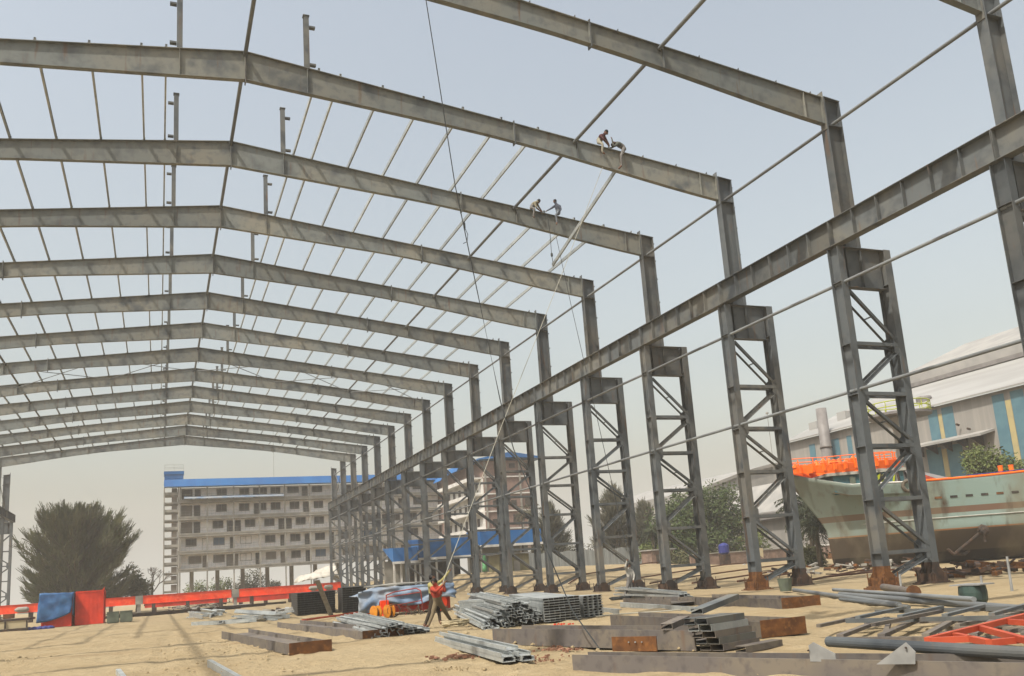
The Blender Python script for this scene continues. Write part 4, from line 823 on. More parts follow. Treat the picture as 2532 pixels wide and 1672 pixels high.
# ------------------------------------------------------------------ far building
def apartment():
    t = thing('apartment_block', 'long unfinished grey block with a blue roof edge and an open ground floor', 'building', (27, 170, 0))
    Y0 = 165; cols = [3.4+4.47*i for i in range(11)]; xe = 51.0; fl = [6.3, 9.35, 12.35, 15.3, 18.3]
    mb = MB(); mb.box(3.3, xe, Y0+1.6, Y0+14, 6.3, 20.6); mb.build('wall', 'wallp', t)
    for z in fl:
        mb = MB(); mb.box(3.2, xe, Y0-.1, Y0+1.597, z-.5, z); mb.box(3.2, xe, Y0-.16, Y0-.103, z-.12, z+.12); mb.build('floor_slab', 'conc', t)
    for x in cols:
        mb = MB(); mb.box(x-.11, x+.11, Y0-.02, Y0+.25, 0, 20.6); mb.build('column', 'conc', t)
        mb = MB(); mb.box(x-.35+2.2, x+.35+2.2, Y0+9, Y0+9.7, 0, 6.2); mb.build('column', 'conc', t)
    for z in (fl):   # railing
        mb = MB()
        for h in (.5, 1.0): mb.box(3.4, xe, Y0-.05, Y0-.02, z+h-.015, z+h+.015)
        for i in range(66): x = 3.5+.72*i; mb.box(x-.012, x+.012, Y0-.05, Y0-.025, z, z+1)
        mb.build('railing', 'conc', t)
    rows = [
      [(4.9, 6.9, 'w', 'wintan'), (7.2, 7.8, 'd', 'wintan'), (9.0, 10.8, 'w', 'wintan'), (11.2, 13.1, 'd', 'wintan'), (13.6, 15.4, 'w', 'wallp'), (16.2, 16.9, 'd', 'winb'), (18.0, 19.7, 'w', 'wintan'), (20.6, 21.3, 'd', 'wintan'), (22.5, 24.1, 'w', 'winb'), (25.1, 25.8, 'd', 'winb'), (26.9, 28.7, 'w', 'winblue'), (29.6, 30.4, 'd', 'winb')],
      [(4.4, 6.1, 'w', 'winb'), (7.2, 7.8, 'd', 'wallp'), (9.0, 10.8, 'w', 'winblue'), (11.8, 12.5, 'd', 'winb'), (13.6, 15.4, 'w', 'wallp'), (17.9, 19.6, 'w', 'winb'), (20.6, 21.2, 'd', 'winb'), (22.4, 24.1, 'w', 'winb'), (25.0, 25.8, 'd', 'winb'), (26.9, 28.6, 'w', 'winb'), (29.5, 30.3, 'd', 'winb')],
      [(3.6, 5.4, 'd', 'wintan'), (5.7, 6.7, 'd', 'winb'), (8.9, 10.6, 'w', 'winb'), (11.3, 12.3, 'd', 'winb'), (12.6, 13.6, 'd', 'winb'), (14.4, 16.1, 'w', 'winb'), (17.8, 19.5, 'w', 'winb'), (20.3, 21.3, 'd', 'winb'), (21.6, 22.6, 'd', 'winb'), (23.4, 25.1, 'w', 'winb'), (26.8, 28.5, 'w', 'winb')],
      [(3.6, 5.4, 'd', 'wintan'), (5.7, 6.7, 'd', 'winb'), (9.5, 11.2, 'w', 'winb'), (13.4, 15.1, 'w', 'winb'), (16.0, 17.0, 'd', 'winb'), (17.2, 18.1, 'w', 'winb'), (19.0, 20.6, 'w', 'winb'), (22.4, 24.0, 'w', 'winb'), (24.8, 25.8, 'd', 'winb'), (26.8, 28.4, 'w', 'winb')],
      [(3.7, 5.4, 'd', 'winb'), (5.9, 6.8, 'd', 'winb'), (9.6, 11.2, 'w', 'winb'), (13.5, 15.1, 'w', 'winb'), (15.9, 16.9, 'd', 'winb'), (17.1, 18.2, 'w', 'winb'), (19.0, 20.6, 'w', 'winb'), (22.0, 24.0, 'w', 'winb'), (24.6, 25.6, 'd', 'winb'), (26.5, 28.3, 'w', 'winb')]]
    for z, row in zip(fl, rows):
        row = row+[(a+27.0, b+27.0, k, m) for a, b, k, m in row if a < 22 and a > 3.8]
        for a, b, k, m in row:
            if b > 50.5: continue
            z0, z1 = (z+.03, z+2.15) if k == 'd' else (z+.95, z+2.2)
            if z > 18: z1 = min(z1, 20.3)
            mb = MB(); mb.box(a, b, Y0+1.56, Y0+1.66, z0, z1); o = mb.build('window' if k == 'w' else 'door', m, t)
            fr = MB()
            for q in ((a-.07, a), (b, b+.07)): fr.box(q[0], q[1], Y0+1.53, Y0+1.598, z0, z1)
            fr.box(a-.07, b+.07, Y0+1.53, Y0+1.598, z1+.001, z1+.07)
            if k == 'w': fr.box((a+b)/2-.03, (a+b)/2+.03, Y0+1.535, Y0+1.558, z0, z1); fr.box(a-.1, b+.1, Y0+1.5, Y0+1.598, z0-.08, z0-.001)
            fr.build('frame', 'conc', o)
    mb = MB(); mb.add([(.75, 164.4, 20.55), (xe+.5, 164.4, 20.55), (xe+.5, 164.9, 22.05), (.75, 164.9, 22.05)], [(0, 1, 2, 3)])
    mb = MB(); mb.poly([(.75, 164.0, 20.65), (.75, 164.6, 22.0), (.75, 166, 22.05), (.75, 166, 20.65)], (xe-.25, 0, 0)); mb.build('roof_edge', 'bluesheet', t)
    mb = MB(); mb.poly([(.75, 166, 22.05), (.75, 180, 22.9), (.75, 180, 22.7), (.75, 166, 21.9)], (xe-.25, 0, 0)); mb.build('roof', 'bluesheet', t)
    mb = MB(); mb.poly([(4, 163.8, 18.4), (4, 165, 18.85), (4, 165, 18.95), (4, 163.8, 18.5)], (17, 0, 0)); mb.build('faded_awning', 'tarpp', t)
    # stair tower
    mb = MB()
    for x in (.8, 3.1):
        for y in (165, 168.5): mb.box(x-.1, x+.1, y-.1, y+.1, 0, 20.6)
    mb.build('stair_posts', 'conc', t)
    for i, z in enumerate([2.6+1.52*j for j in range(12)]):
        mb = MB(); mb.box(.72, 3.05 if i % 2 else 3.0, 165.12, 168.4, z-.14, z)
        mb.box(.9, 3.0, 165.0, 165.1, z+.001, z+.45 if i % 2 else z+.2); mb.build('stair_landing', 'conc', t)
        mb = MB(); mb.poly([(2.0, 165.3, z-.1), (2.9, 165.3, z-.1), (2.9, 165.3, z+1.2), (2.0, 165.3, z+1.2)], (0, .1, 0)); mb.build('stair_screen', 'wintan', t)
    mb = MB(); mb.box(.8, 3.9, 164.8, 168, 22.1, 22.9); mb.box(.7, 4.0, 164.7, 168.1, 22.905, 23.45); mb.build('roof_tank', 'bluesheet', t)
    mb = MB()
    for z in (23.9, 24.6): mb.box(.8, 3.9, 164.85, 164.9, z-.02, z+.02); mb.box(.8, 3.9, 168, 168.05, z-.02, z+.02)
    for x in (.8, 2.35, 3.87): mb.box(x, x+.03, 164.86, 164.89, 23.46, 24.6)
    mb.build('tank_railing', 'conc', t)
    mb = MB(); mb.tube((19.5, 166, 22), (19.5, 166, 32), .03, 5); mb.build('mast', 'conc', t)
    # side wing towards the camera with a brick end
    mb = MB(); mb.box(51.2, 60.6, 140, 181, 5.5, 20.9); mb.build('brick_wall', 'brick', t)
    for z in (9.3, 12.3, 15.3, 18.2):
        mb = MB(); mb.box(49.9, 51.19, 141, 163.5, z-.28, z); mb.box(49.85, 49.899, 141, 163.5, z-.3, z+.35); mb.box(51.1, 60.75, 139.75, 139.99, z-.22, z); mb.build('white_balcony', 'plaster', t)
    mb = MB(); mb.box(51.15, 51.198, 140.3, 163.8, 6, 17.9); mb.build('white_wall', 'plaster', t)
    for z in (6.9, 9.9, 12.9, 15.9):
        for i, y in enumerate((143, 146.2, 149.4, 152.6, 155.8, 159)):
            mb = MB(); mb.box(51.10, 51.17, y, y+1.3, z, z+1.35); mb.build('window', 'winb', t)
    for x in (51.4, 54.6, 57.8, 60.3):
        mb = MB(); mb.box(x-.18, x+.18, 139.7, 139.745, 5.5, 20.8); mb.box(x-.15, x+.15, 139.9, 139.97, 0, 5.5); mb.build('concrete_post', 'conc', t)
    for (x, z, w, h) in ((56.0, 13.0, 1.0, 1.0), (58.6, 12.8, 1.4, 1.6), (56.2, 9.8, 1.2, 1.7), (52.4, 9.6, .9, 1.3), (58.9, 9.6, 1.3, 1.6), (52.6, 12.9, .9, 1.2), (53.2, 19.6, 1.1, .8), (56.0, 19.6, 1.1, .8), (58.8, 19.6, 1.1, .8), (52.6, 16, .9, 1.2)):
        mb = MB(); mb.box(x, x+w, 139.93, 140.03, z, z+h); mb.build('window', 'winb', t)
    mb = MB(); mb.poly([(50.0, 138.8, 21.2), (56, 138.8, 22.3), (62.2, 138.8, 21.3), (62.2, 138.8, 21.1), (56, 138.8, 21.35), (50.0, 138.8, 21.0)], (0, 43, 0)); mb.build('wing_roof', 'bluesheet', t)
    for (y0, y1, z0, z1) in ((141, 147, 21.0, 22.1), (148.5, 157, 20.6, 21.5), (158.5, 163.5, 20.1, 20.8)):
        mb = MB(); mb.poly([(49.2, y0, z0-.3), (49.2, y1, z0-.3), (49.9, y1, z1), (49.9, y0, z1)], (.08, 0, 0)); mb.build('blue_awning', 'bluesheet', t)
apartment()
for i, (x0, x1, y, z0, z1) in enumerate(((24.9, 27.8, 100, 3.75, 5.4), (28.0, 34.4, 100, 4.0, 6.25), (34.6, 42.4, 97, 4.95, 6.65))):
    t = thing('blue_canopy', 'bright blue sheet canopy on posts before the far block, %s section' % ['low left', 'middle', 'high right'][i], 'canopy', ((x0+x1)/2, y, 0), 'blue sheet canopies')
    mb = MB(); mb.poly([(x0, y, z0), (x0, y+.15, z0-.0), (x0, y+5, z1+.1), (x0, y+4.9, z1+.2), (x0, y+.05, z1)], (x1-x0, 0, 0)); mb.build('canopy_sheet', 'bluesheet', t)
    mb = MB(); mb.box(x0-.1, x1+.1, y-.12, y-.005, z0-.16, z0+.12); mb.build('white_gutter', 'plaster', t)
    for j in range(4):
        x = x0+.2+(x1-x0-.4)*j/3; mb = MB(); mb.box(x-.1, x+.1, y+.4, y+.6, 0, z0-.02); mb.build('canopy_post', 'plaster' if i < 2 else 'conc', t)
    mb = MB(); mb.box(x0, x1, y+4.4, y+4.6, .3, z0+.3); mb.build('back_wall', 'dark' if i == 1 else 'conc', t)
t = thing('khaki_shed', 'small khaki corrugated shed with a low door, right of the white clothed figure', 'shed', (34.5, 88, 1.3))
mb = MB(); mb.box(32.9, 36.4, 87, 90, 1.0, 3.6); mb.build('sheet_wall', 'khaki', t)
mb = MB(); mb.box(32.7, 36.6, 86.8, 90.2, 3.602, 3.72); mb.build('roof', 'plank', t)
mb = MB(); mb.box(34.6, 35.3, 86.94, 86.995, 1.3, 2.9); mb.build('door', 'conc', t)
mb = MB(); 
def ftw(u, v):
    x = 29.5-8+7.0*u; h = (1.0+2.2*u)*(min(1, u/.06, (1-u)/.05))*(.85+.35*nz(x, 1, 1, 1.1)); k = math.sin(math.pi*max(.02, min(.98, v)))**.45; return (x, 152+6*v+.6*nz(x, v*4, 2, .7), 2.6+h*k+.35*nz(x, v*5, 3, 1.4))
drape('white_tarpaulin', 'off white tarpaulin heaped up under the right end of the grey block', 'tarpw', ftw, 30, 16)
junk('dark clutter below the white tarpaulin', 19, 30, 146, 151, 120, 1.8, ('dark', 'conc', 'isec'))
t = thing('sheet_fence', 'pale corrugated fence on the far sand, left of the thin casuarina', 'fence', (50, 100, 1.7))
mb = MB()
for i in range(44): x = 43+.42*i; mb.box(x, x+.40, 104+(.06 if i % 2 else 0), 104.1, 1.6, 3.9+.08*math.sin(i))
mb.build('fence_sheets', 'fence', t)
# long bars on the far sand behind the columns
for i, (x0, y0, x1, y1) in enumerate(((31, 43, 44, 52), (30.5, 47, 46, 56), (31, 53, 50, 62), (32, 58, 52, 70), (31, 66, 48, 80), (33, 38, 40, 40), (30.5, 36, 42, 44.5))):
    mb = MB(); mb.path([(x0+(x1-x0)*j/8, y0+(y1-y0)*j/8, hump(x0+(x1-x0)*j/8, y0+(y1-y0)*j/8)+.22) for j in range(9)], .06, 6)
    single(mb, 'dark_pipe', 'brown', 'long dark pipe snaking over the far sand beyond the columns, %s from the camera' % ORD[[2, 3, 4, 5, 6, 0, 1][i]], 'pipe', 'dark pipes on the far sand')
junk('broken bricks and rubbish in front of the far trees', 55, 64, 84, 90, 90, .6, ('white', 'conc', 'pinkwall'))
junk('dark clutter and offcuts at the foot of the ship', 38, 48, 44, 50, 90, .7, ('dark', 'rust', 'conc'))
junk('dark offcuts beneath the hull by the first column', 31.5, 38, 27, 33, 90, .5, ('dark', 'rust', 'dark'))
for i, (x, y, h) in enumerate(((41, 100, 9), (60.5, 100, 8.2), (68, 101, 7.5), (50, 118, 8))):
    t = thing('utility_pole', 'thin utility pole beyond the yard, %s' % ['left of the thin casuarina', 'at the left edge of the round green tree', 'behind the round green tree', 'left among the far trees'][i], 'utility pole', (x, y, 1.8), 'utility poles')
    mb = MB(); mb.tube((x, y, 1), (x+.3, y, h), .1, 7, .07); mb.build('pole', 'bark', t)
    mb = MB(); mb.bar((x-.5, y, h-.4), (x+1.1, y, h-.4), .08, .08); mb.build('cross_arm', 'bark', t)
mb = MB(); mb.box(64.2, 65.0, 84.8, 85.6, 1.2, 2.0); mb.box(64.5, 64.6, 85, 85.1, 2.0, 3.4); 
t = thing('blue_drum', 'blue plastic tank hanging by the boundary wall between the third and second columns', 'tank', (61.5, 84, 2.2))
mb = MB(); mb.lathe((59.2, 84, 2.0), [(.4, 0), (.6, .2), (.6, 1.0), (.4, 1.2), (.1, 1.3)], 12); mb.build('drum', 'blue', t)
mb = MB(); mb.box(58.7, 59.7, 83.6, 84.4, .2, 1.98); mb.build('stand', 'dark', t)
t = thing('washing_line', 'cream cloths hung on a line in front of the boundary wall', 'washing', (63.5, 83, 1))
mb = MB(); mb.path([(61.0, 83, 2.9), (62.5, 83, 2.5), (64.5, 83, 2.3), (66.5, 83, 2.7)], .03, 5); mb.build('line', 'rope', t)
for x, w, h in ((62.0, 1.1, 1.7), (63.2, .6, 1.1)):
    mb = MB(); mb.poly([(x, 82.95, 2.45), (x+w, 82.95, 2.4), (x+w*.9, 82.95, 2.4-h), (x+w*.15, 82.95, 2.5-h*.8)], (0, .05, 0)); mb.build('cloth', 'cloth', t)
# ------------------------------------------------------------------ boundary wall, warehouse
t = thing('boundary_wall', 'low weathered pinkish wall with buttresses behind the palm', 'wall', (73, 85, 0))
mb = MB(); mb.box(74, 74.3, 62, 106, -.3, 2.2); mb.build('wall_panel', 'pinkwall', t)
mb = MB(); mb.box(73.85, 74.4, 62, 106, 2.203, 2.38); mb.build('coping', 'plaster', t)
for i in range(9):
    y = 64+5*i; mb = MB(); mb.box(73.7, 73.997, y, y+.4, -.3, 2.0); mb.build('buttress', 'pinkwall', t)
for i in range(4):
    mb = MB(); mb.lathe((73.3, 74+4.1*i, .0), [(.5, 0), (.8, .3), (.85, 1.0), (.6, 1.3)], 10); mb.build('clay_jar', 'rust', t)
def warehouse():
    t = thing('warehouse', 'long pale warehouse with a white roof and teal and yellow upright stripes', 'building', (90, 70, 0))
    x = 80; e = 16.85
    mb = MB(); mb.box(x, 112, 20, 95.5, 0, e-.3); mb.build('wall', 'whwall', t)
    mb = MB(); mb.poly([(x-.7, 19, e-.35), (95, 19, 22.45), (95, 19, 22.6), (x-.7, 19, e-.15)], (0, 77.2, 0)); mb.build('white_roof', 'roofw', t)
    mb = MB(); mb.poly([(95.02, 19, 22.45), (95.02, 19, 24.6), (109, 19, 30), (109, 19, 22.45)], (0, 70, 0)); mb.build('upper_roof', 'roofg', t)
    mb = MB(); mb.box(94.7, 95.01, 19, 89, 22.65, 23.2); mb.build('roof_step', 'stackm', t)
    S_ = [(70.3, 71.6, 12.85, 16.2, 'teal'), (69.75, 70.25, 12.85, 15.6, 'yelp'), (68.2, 69.7, 12.85, 16.2, 'teal'),
        (61.8, 63.2, 7, 16.2, 'teal'), (61.1, 61.75, 7, 15.4, 'yelp'), (59.6, 61.05, 7, 16.2, 'teal'),
        (70.6, 72.6, 8.3, 12.0, 'teal'), (69.9, 70.5, 8, 11.7, 'yelp'), (67.8, 69.8, 8, 12.0, 'teal'), (86.0, 87.6, 9, 15.6, 'teal'), (90.5, 91.6, 9, 15.6, 'teal'), (83.8, 84.6, 9, 15.6, 'teal'), (74.5, 76, 9, 15.6, 'teal'), (57.5, 58.6, 7, 16.2, 'yelp')]
    for a, b, z0, z1, m in S_:
        mb = MB(); mb.box(x-.05, x+.03, a, b, z0, z1); mb.build('stripe_panel', m, t)
    mb = MB(); mb.poly([(x-2.2, 63.5, 12.1), (x, 63.5, 12.6), (x, 63.5, 12.85), (x-2.2, 63.5, 12.35)], (0, 11, 0)); mb.build('canopy', 'roofg', t)
    for y in (65, 67, 69, 71, 73): mb = MB(); mb.poly([(x, y, 11.2), (x-1.9, y, 12.1), (x, y, 12.55)], (0, .1, 0)); mb.build('canopy_bracket', 'dark', t)
    for y in (66.2, 67.5): mb = MB(); mb.tube((x-.3, y, 13.9 if y > 67 else 13.2), (x-.7, y, 14 if y > 67 else 13.3), .12, 6); mb.build('wall_lamp', 'dark', t)
    for y, xx, z in ((89, 84.5, 18.9), (93, 83, 18.2)): mb = MB(); mb.box(xx, xx+1.2, y, y+1.6, z-.6, z+.9); mb.build('roof_vent', 'roofw', t)
warehouse()
t = thing('lean_to_shed', 'grey lean to sheds with low sloping roofs at the foot of the warehouse', 'shed', (77, 92, 0))
mb = MB(); mb.box(76.5, 79.9, 84, 112, 0, 7.2); mb.build('shed_wall', 'whwall', t)
mb = MB(); mb.poly([(75.6, 83, 7.1), (79.95, 83, 11.3), (79.95, 83, 11.5), (75.6, 83, 7.3)], (0, 31, 0)); mb.build('shed_roof', 'roofg', t)
mb = MB(); mb.box(75.55, 75.9, 83, 114, 6.3, 7.05); mb.build('dark_fascia', 'stackm', t)
t = thing('curved_roof_shed', 'far shed with a broad arched pale roof behind the green tree', 'shed', (96, 130, 0))
pts = [(84+4*i, 125, 13.2+4.8*math.sin(math.pi*i/12)) for i in range(13)]
mb = MB(); mb.poly(pts+[(132, 125, 0), (84, 125, 0)], (0, 40, 0)); mb.build('arched_hall', 'roofg', t)
mb = MB(); mb.poly([(p[0], p[1]-.4, p[2]+.05) for p in pts]+[(p[0], p[1]-.4, p[2]-.5) for p in pts[::-1]], (0, .35, 0)); mb.build('roof_rim', 'whwall', t)
t = thing('chimney', 'stout dull metal chimney in front of the white warehouse roof', 'chimney', (78.5, 86.8, 0))
mb = MB(); mb.lathe((78.5, 86.8, 0), [(.78, 0), (.72, 12), (.66, 19.6), (.6, 19.6), (.6, 19.2)], 18); mb.build('stack', 'stackm', t, True)
mb = MB(); mb.lathe((78.5, 86.8, 14.4), [(.76, 0), (.78, .05), (.78, .15), (.74, .2)], 18); mb.build('stack_band', 'dark', t)
mb = MB(); mb.lathe((83, 74.5, 14), [(.9, 0), (.9, 4.4), (.8, 4.6)], 16); single(mb, 'second_chimney', 'stackm', 'short grey round vent behind the first column, before the white roof', 'chimney')
for i, (x, y, z) in enumerate(((133, 70, 47.2), (95, 118, 25))):
    mb = MB(); mb.tube((x, y, 10), (x, y, z), .05, 6); mb.lathe((x, y, z), [(.02, 0), (.25, .1), (.25, .3), (.02, .4)], 8); single(mb, 'lamp_mast', 'conc', ['thin mast with a small head above the warehouse roof', 'thin mast left of the second column'][i], 'mast', 'thin masts')
# ------------------------------------------------------------------ ship
def ship():
    t = thing('ship', 'beached ship with an orange bow rail, faded teal hull and dark brown bottom', 'ship', (55, 50, 0))
    O = V((43.86, 51.8, 0)); u = V((.917, -.398, 0)); n = V((.398, .917, 0))
    W = 4.2
    def P(s, tt, z): return O+u*s+n*tt+V((0, 0, z))
    def sheer(s):
        if s < 4.2: return 8.1-1.73*(s/4.2)**.7
        return 6.37-.15*ss(4.2, 9, s)+.0035*max(0, s-10)**2
    def s0(z): return max(0, 3.15-.05*z-(max(0, z-3.6)/4.5)**1.25*2.75)+ .25*max(0, .8-z)
    NS, NZ_ = 44, 26; S_END = 34
    for side in (-1, 1):
        vs = []
        for j in range(NZ_+1):
            v = j/NZ_
            for i in range(NS+1):
                k = (i/NS)**1.7
                z = .0; s = 0
                zt = sheer(S_END*k+.0); z = .12+(zt-.12)*v
                a = s0(z); s = a+(S_END-a)*k; z = .12+(sheer(s)-.12)*v
                w = W*(1-math.exp(-(s-a)/(2.3+2.6*(1-v))))*(.55+.45*min(1, (z/2.6))**.5)*(1 if s < 26 else 1-.35*((s-26)/8)**2)
                vs.append(P(s, W+side*w, z))
        N = NS+1; fs = [(j*N+i, j*N+i+1, (j+1)*N+i+1, (j+1)*N+i)[::side] for j in range(NZ_) for i in range(NS)]
        mb = MB(); mb.add(vs, fs); o = mb.build('hull_side', 'hull', t, True)
        md = o.modifiers.new('thickness', 'SOLIDIFY'); md.thickness = .06
    mb = MB(); vs = []
    for i in range(30):
        s = 3+31*i/29; w = W*(1-math.exp(-(s-.3)/2.3))*(1 if s < 26 else 1-.35*((s-26)/8)**2)-.1; z = sheer(s)-.85; vs += [P(s, W-w, z), P(s, W+w, z)]
    mb.add(vs, [(2*i, 2*i+1, 2*i+3, 2*i+2) for i in range(29)]); mb.build('deck', 'conc', t)
    def side(s, z, off=.05):
        a = s0(z); v = (z-.12)/(sheer(s)-.12); w = W*(1-math.exp(-max(.01, s-a)/(2.3+2.6*(1-v))))*(.55+.45*min(1, z/2.6)**.5); return P(s, W-w-off, z)
    for z in (1.0, 1.7, 2.35, 3.0, 4.5, 5.3):   # plank seams standing proud of the hull
        mb = MB(); mb.path([side(s0(z)+.3+i*.75, z, .015) for i in range(38)], .022, 4); mb.build('plank_seam', 'stackm' if z < 2.5 else 'shipwhite', t)
    for i in range(16):   # rusty drips below the scuppers
        s = 6.5+1.3*i+R.uniform(-.3, .3); a = R.uniform(4.3, 5.9); mb = MB(); p, q = side(s, a, .02), side(s, a-R.uniform(.5, 1.3), .02); mb.bar(p, q, R.uniform(.05, .16), .02, n); mb.build('rust_streak', 'stackm', t)
    mb = MB()
    for i in range(46):   # heaped net and gear inside the orange rail
        s = .6+R.random()*7; p = P(s, W+R.uniform(-1, 1)*W*(1-math.exp(-(s+.3)/2.0))*.75, 7.9); mb.lathe(p, [(R.uniform(.2, .5), 0), (R.uniform(.2, .4), R.uniform(.2, .45)), (.05, R.uniform(.45, .75))], 6)
    tag(mb.build('orange_netting', 'shiporange', t), kind='stuff')
    # orange gunwale
    mb = MB(); mb.path([side(8.8+i*.9, sheer(8.8+i*.9)-.02, .03) for i in range(28)], .09, 6); mb.build('orange_gunwale', 'shiporange', t)
    mb = MB(); mb.path([side(.35+i*.45, sheer(.35+i*.45)-.03, .03) for i in range(19)], .07, 6); mb.build('pale_gunwale', 'plaster', t)
    mb = MB(); mb.path([side(3.3+i*1.1, 3.38, .08) for i in range(28)], .05, 5); mb.build('rubbing_strake', 'shipwhite', t)
    for i in range(20):
        s = 9.9+1.12*i; mb = MB(); a, b = side(s, 4.87, .035), side(s+.52, 4.87, .035); mb.bar(a, b, .10, .16); mb.build('hull_slot', 'winb' if i % 4 else 'rust', t)
    # forecastle
    def at(s, off, z): return P(s, W+off, z)
    mb = MB(); vs = []; NN = 16
    for lvl, (zz, ww) in enumerate(((7.42, .93), (8.02, 1.0))):
        for i in range(NN):
            s = -.25+.3*(1-lvl)+i*.55; w = (W*(1-math.exp(-max(.02, s+.3)/2.0)))*ww*.8; vs += [at(s, -w, zz+.25*ss(3, 0, s)*(1 if lvl else 1)), at(s, w, zz+.25*ss(3, 0, s))]
    fs = []
    for i in range(NN-1):
        a = 2*i; b = 2*NN+2*i
        fs += [(a, a+2, b+2, b), (a+1, b+1, b+3, a+3)]
    fs += [(0, 2*NN, 2*NN+1, 1)]
    mb.add(vs, fs); o = mb.build('orange_bulwark', 'shiporange', t); o.modifiers.new('thickness', 'SOLIDIFY').thickness = .08
    mb = MB()
    for i in range(8):
        s = .9+i*.95; w = W*(1-math.exp(-(s+.3)/2.0))*.8
        mb.tube(at(s, -w, 7.95), at(s, -w, 8.65), .05, 6); mb.tube(at(s, w, 7.95), at(s, w, 8.65), .05, 6)
    for h in (8.32, 8.62):
        for sg in (-1, 1): mb.path([at(-.1+i*.5, sg*W*(1-math.exp(-(.2+i*.5)/2.0))*.8, h+.2*ss(3, 0, i*.5)) for i in range(16)], .035, 5)
    for i in range(4): mb.box(*(lambda c: (c.x-.25, c.x+.25, c.y-.2, c.y+.2, 8.0, 8.35+.1*(i % 2)))(at(2.2+1.5*i, -.9, 0)))
    mb.build('orange_railing', 'shiporange', t)
    for i in range(9):
        s = 1.0+i*.75; w = W*(1-math.exp(-(s+.3)/2.0))*.8+.03; mb = MB(); p = at(s, -w, 7.75); mb.box(p.x-.12, p.x+.12, p.y-.12, p.y+.02, 7.6, 8.1); mb.build('bulwark_rib', 'shiporange', t)
    # cabin
    mb = MB(); mb.poly([at(3.2, -2.3, 5.7), at(8.2, -3.2, 5.7), at(8.2, 3.2, 5.7), at(3.2, 2.3, 5.7)], (0, 0, 1.45)); mb.build('cabin', 'shipteal', t)
    mb = MB(); mb.poly([at(2.6, -2.5, 7.16), at(8.6, -3.5, 7.12), at(8.6, 3.5, 7.12), at(2.6, 2.5, 7.16)], (0, 0, .22)); mb.build('cabin_roof', 'shipwhite', t)
    for i, s in enumerate((4.3, 6.3, 7.4)):
        p = at(s, -2.45-.18*(s-3.2), 6.1); mb = MB(); mb.poly([p, p+u*.42, p+u*.42+V((0, 0, .8)), p+u*.21+V((0, 0, .95)), p+V((0, 0, .8))], -n*.05); mb.build('cabin_door', ['teal', 'ygreen', 'conc'][i] if i else 'ggrey', t)
    for i in range(5): mb = MB(); p = at(5.8+.5*i, -3.3, 6.2); mb.bar(p, p+V((0, 0, .8))+u*(.2 if i % 2 else -.1), .12, .1); mb.build('deck_gear', ['ygreen', 'dark', 'shipwhite', 'ygreen', 'dark'][i], t)
    mb = MB(); mb.tube(at(6.7, -1, 7.3), at(6.7, -1, 9.6), .14, 8); mb.build('orange_mast', 'shiporange', t)
    mb = MB(); mb.tube(at(6.7, -1, 9.605), at(6.7, -1, 11.4), .15, 8); mb.build('yellow_mast', 'ygreen', t)
    mb = MB(); 
    for i in range(4): mb.tube(at(5.6+.8*i, -2.6, 7.4), at(5.6+.8*i, -2.6, 8.6), .05, 6)
    for h in (7.8, 8.2, 8.6): mb.tube(at(5.6, -2.6, h), at(8.1, -2.6, h), .04, 6)
    mb.build('orange_cage', 'shiporange', t)
    for s in (15.1, 15.9):
        mb = MB(); c = side(s, 6.3, -.2); mb.lathe((c.x, c.y, 6.2), [(.17, 0), (.17, .62), (.19, .64), (.19, .7)], 10); mb.build('bollard', 'shiporange', t)
    # tyre, anchor, brown cover
    c = side(8.05, 5.9, .12); mb = MB(); pr = [(.27, -.12), (.40, -.16), (.49, -.10), (.50, .0), (.49, .10), (.40, .16), (.27, .12), (.25, 0), (.27, -.12)]
    mb.lathe(c, pr, 20, -n); mb.f = [f for f in mb.f if len(f) == 4]; mb.m = [0]*len(mb.f); mb.build('tyre_fender', 'tyre', t, True)
    mb = MB(); a, b = side(13.0, 2.2, .25), side(11.2, .7, .2); mb.tube(a, b, .12, 7); d = (b-a).normalized(); mb.path([b+V((.0, 0, .9))-u*.3, b+V((0, 0, .35))-u*.45, b-u*.1, b+u*.7-V((0, 0, .1)), b+u*1.15+V((0, 0, .25))], .14, 6); mb.lathe(a, [(.1, -.2), (.42, 0), (.42, .3), (.1, .5)], 10, -d)
    mb.path([a-d*.2-u*.5, a-d*.1, a+u*.1-V((0, 0, .8))], .1, 6); mb.build('anchor', 'dark', t)
    mb = MB(); mb.poly([at(9.2, -3, 6.0), at(9.4, 0, 7.7), at(12.5, 0, 6.3), at(12.5, -3, 6.1)], (0, 0, .06)); mb.poly([at(9.0, -.1, 5.6), at(8.9, -.1, 7.8), at(12.6, -.1, 5.6)], n*.08); mb.build('brown_cover', 'stackm', t)
    mb = MB(); mb.poly([at(9.0, -3.4, 6.1), at(9.05, -3.4, 6.95), at(10.6, -3.6, 6.25), at(10.6, -3.6, 6.1)], n*.1); mb.build('orange_wedge', 'coral', t)
    mb = MB(); mb.path([side(12.5+i*1.5, sheer(12.5+i*1.5)+.10, 0) for i in range(14)], .05, 5); mb.build('blue_rail', 'blue', t)
    # props under the keel
    for i in range(12):
        s = 3.8+2.3*i; p = P(s, W-1.6+.8*(i % 2), -.1); mb = MB(); mb.bar(p, p+V((0, 0, .9 if i % 2 else .7)), .5, .4); mb.build('keel_block', 'dark', t)
ship()
t = thing('crane_platform', 'round platform with lime railing behind the first column, above the ship', 'platform', (70, 64, 0))
mb = MB(); mb.lathe((66, 62.5, 0), [(.75, 0), (.72, 12.6), (1.5, 13.5), (1.6, 13.8)], 16); mb.build('column', 'roofg', t, True)
mb = MB(); mb.lathe((66, 62.5, 13.8), [(3.0, 0), (3.0, .25)], 20); mb.build('deck', 'stackm', t)
mb = MB()
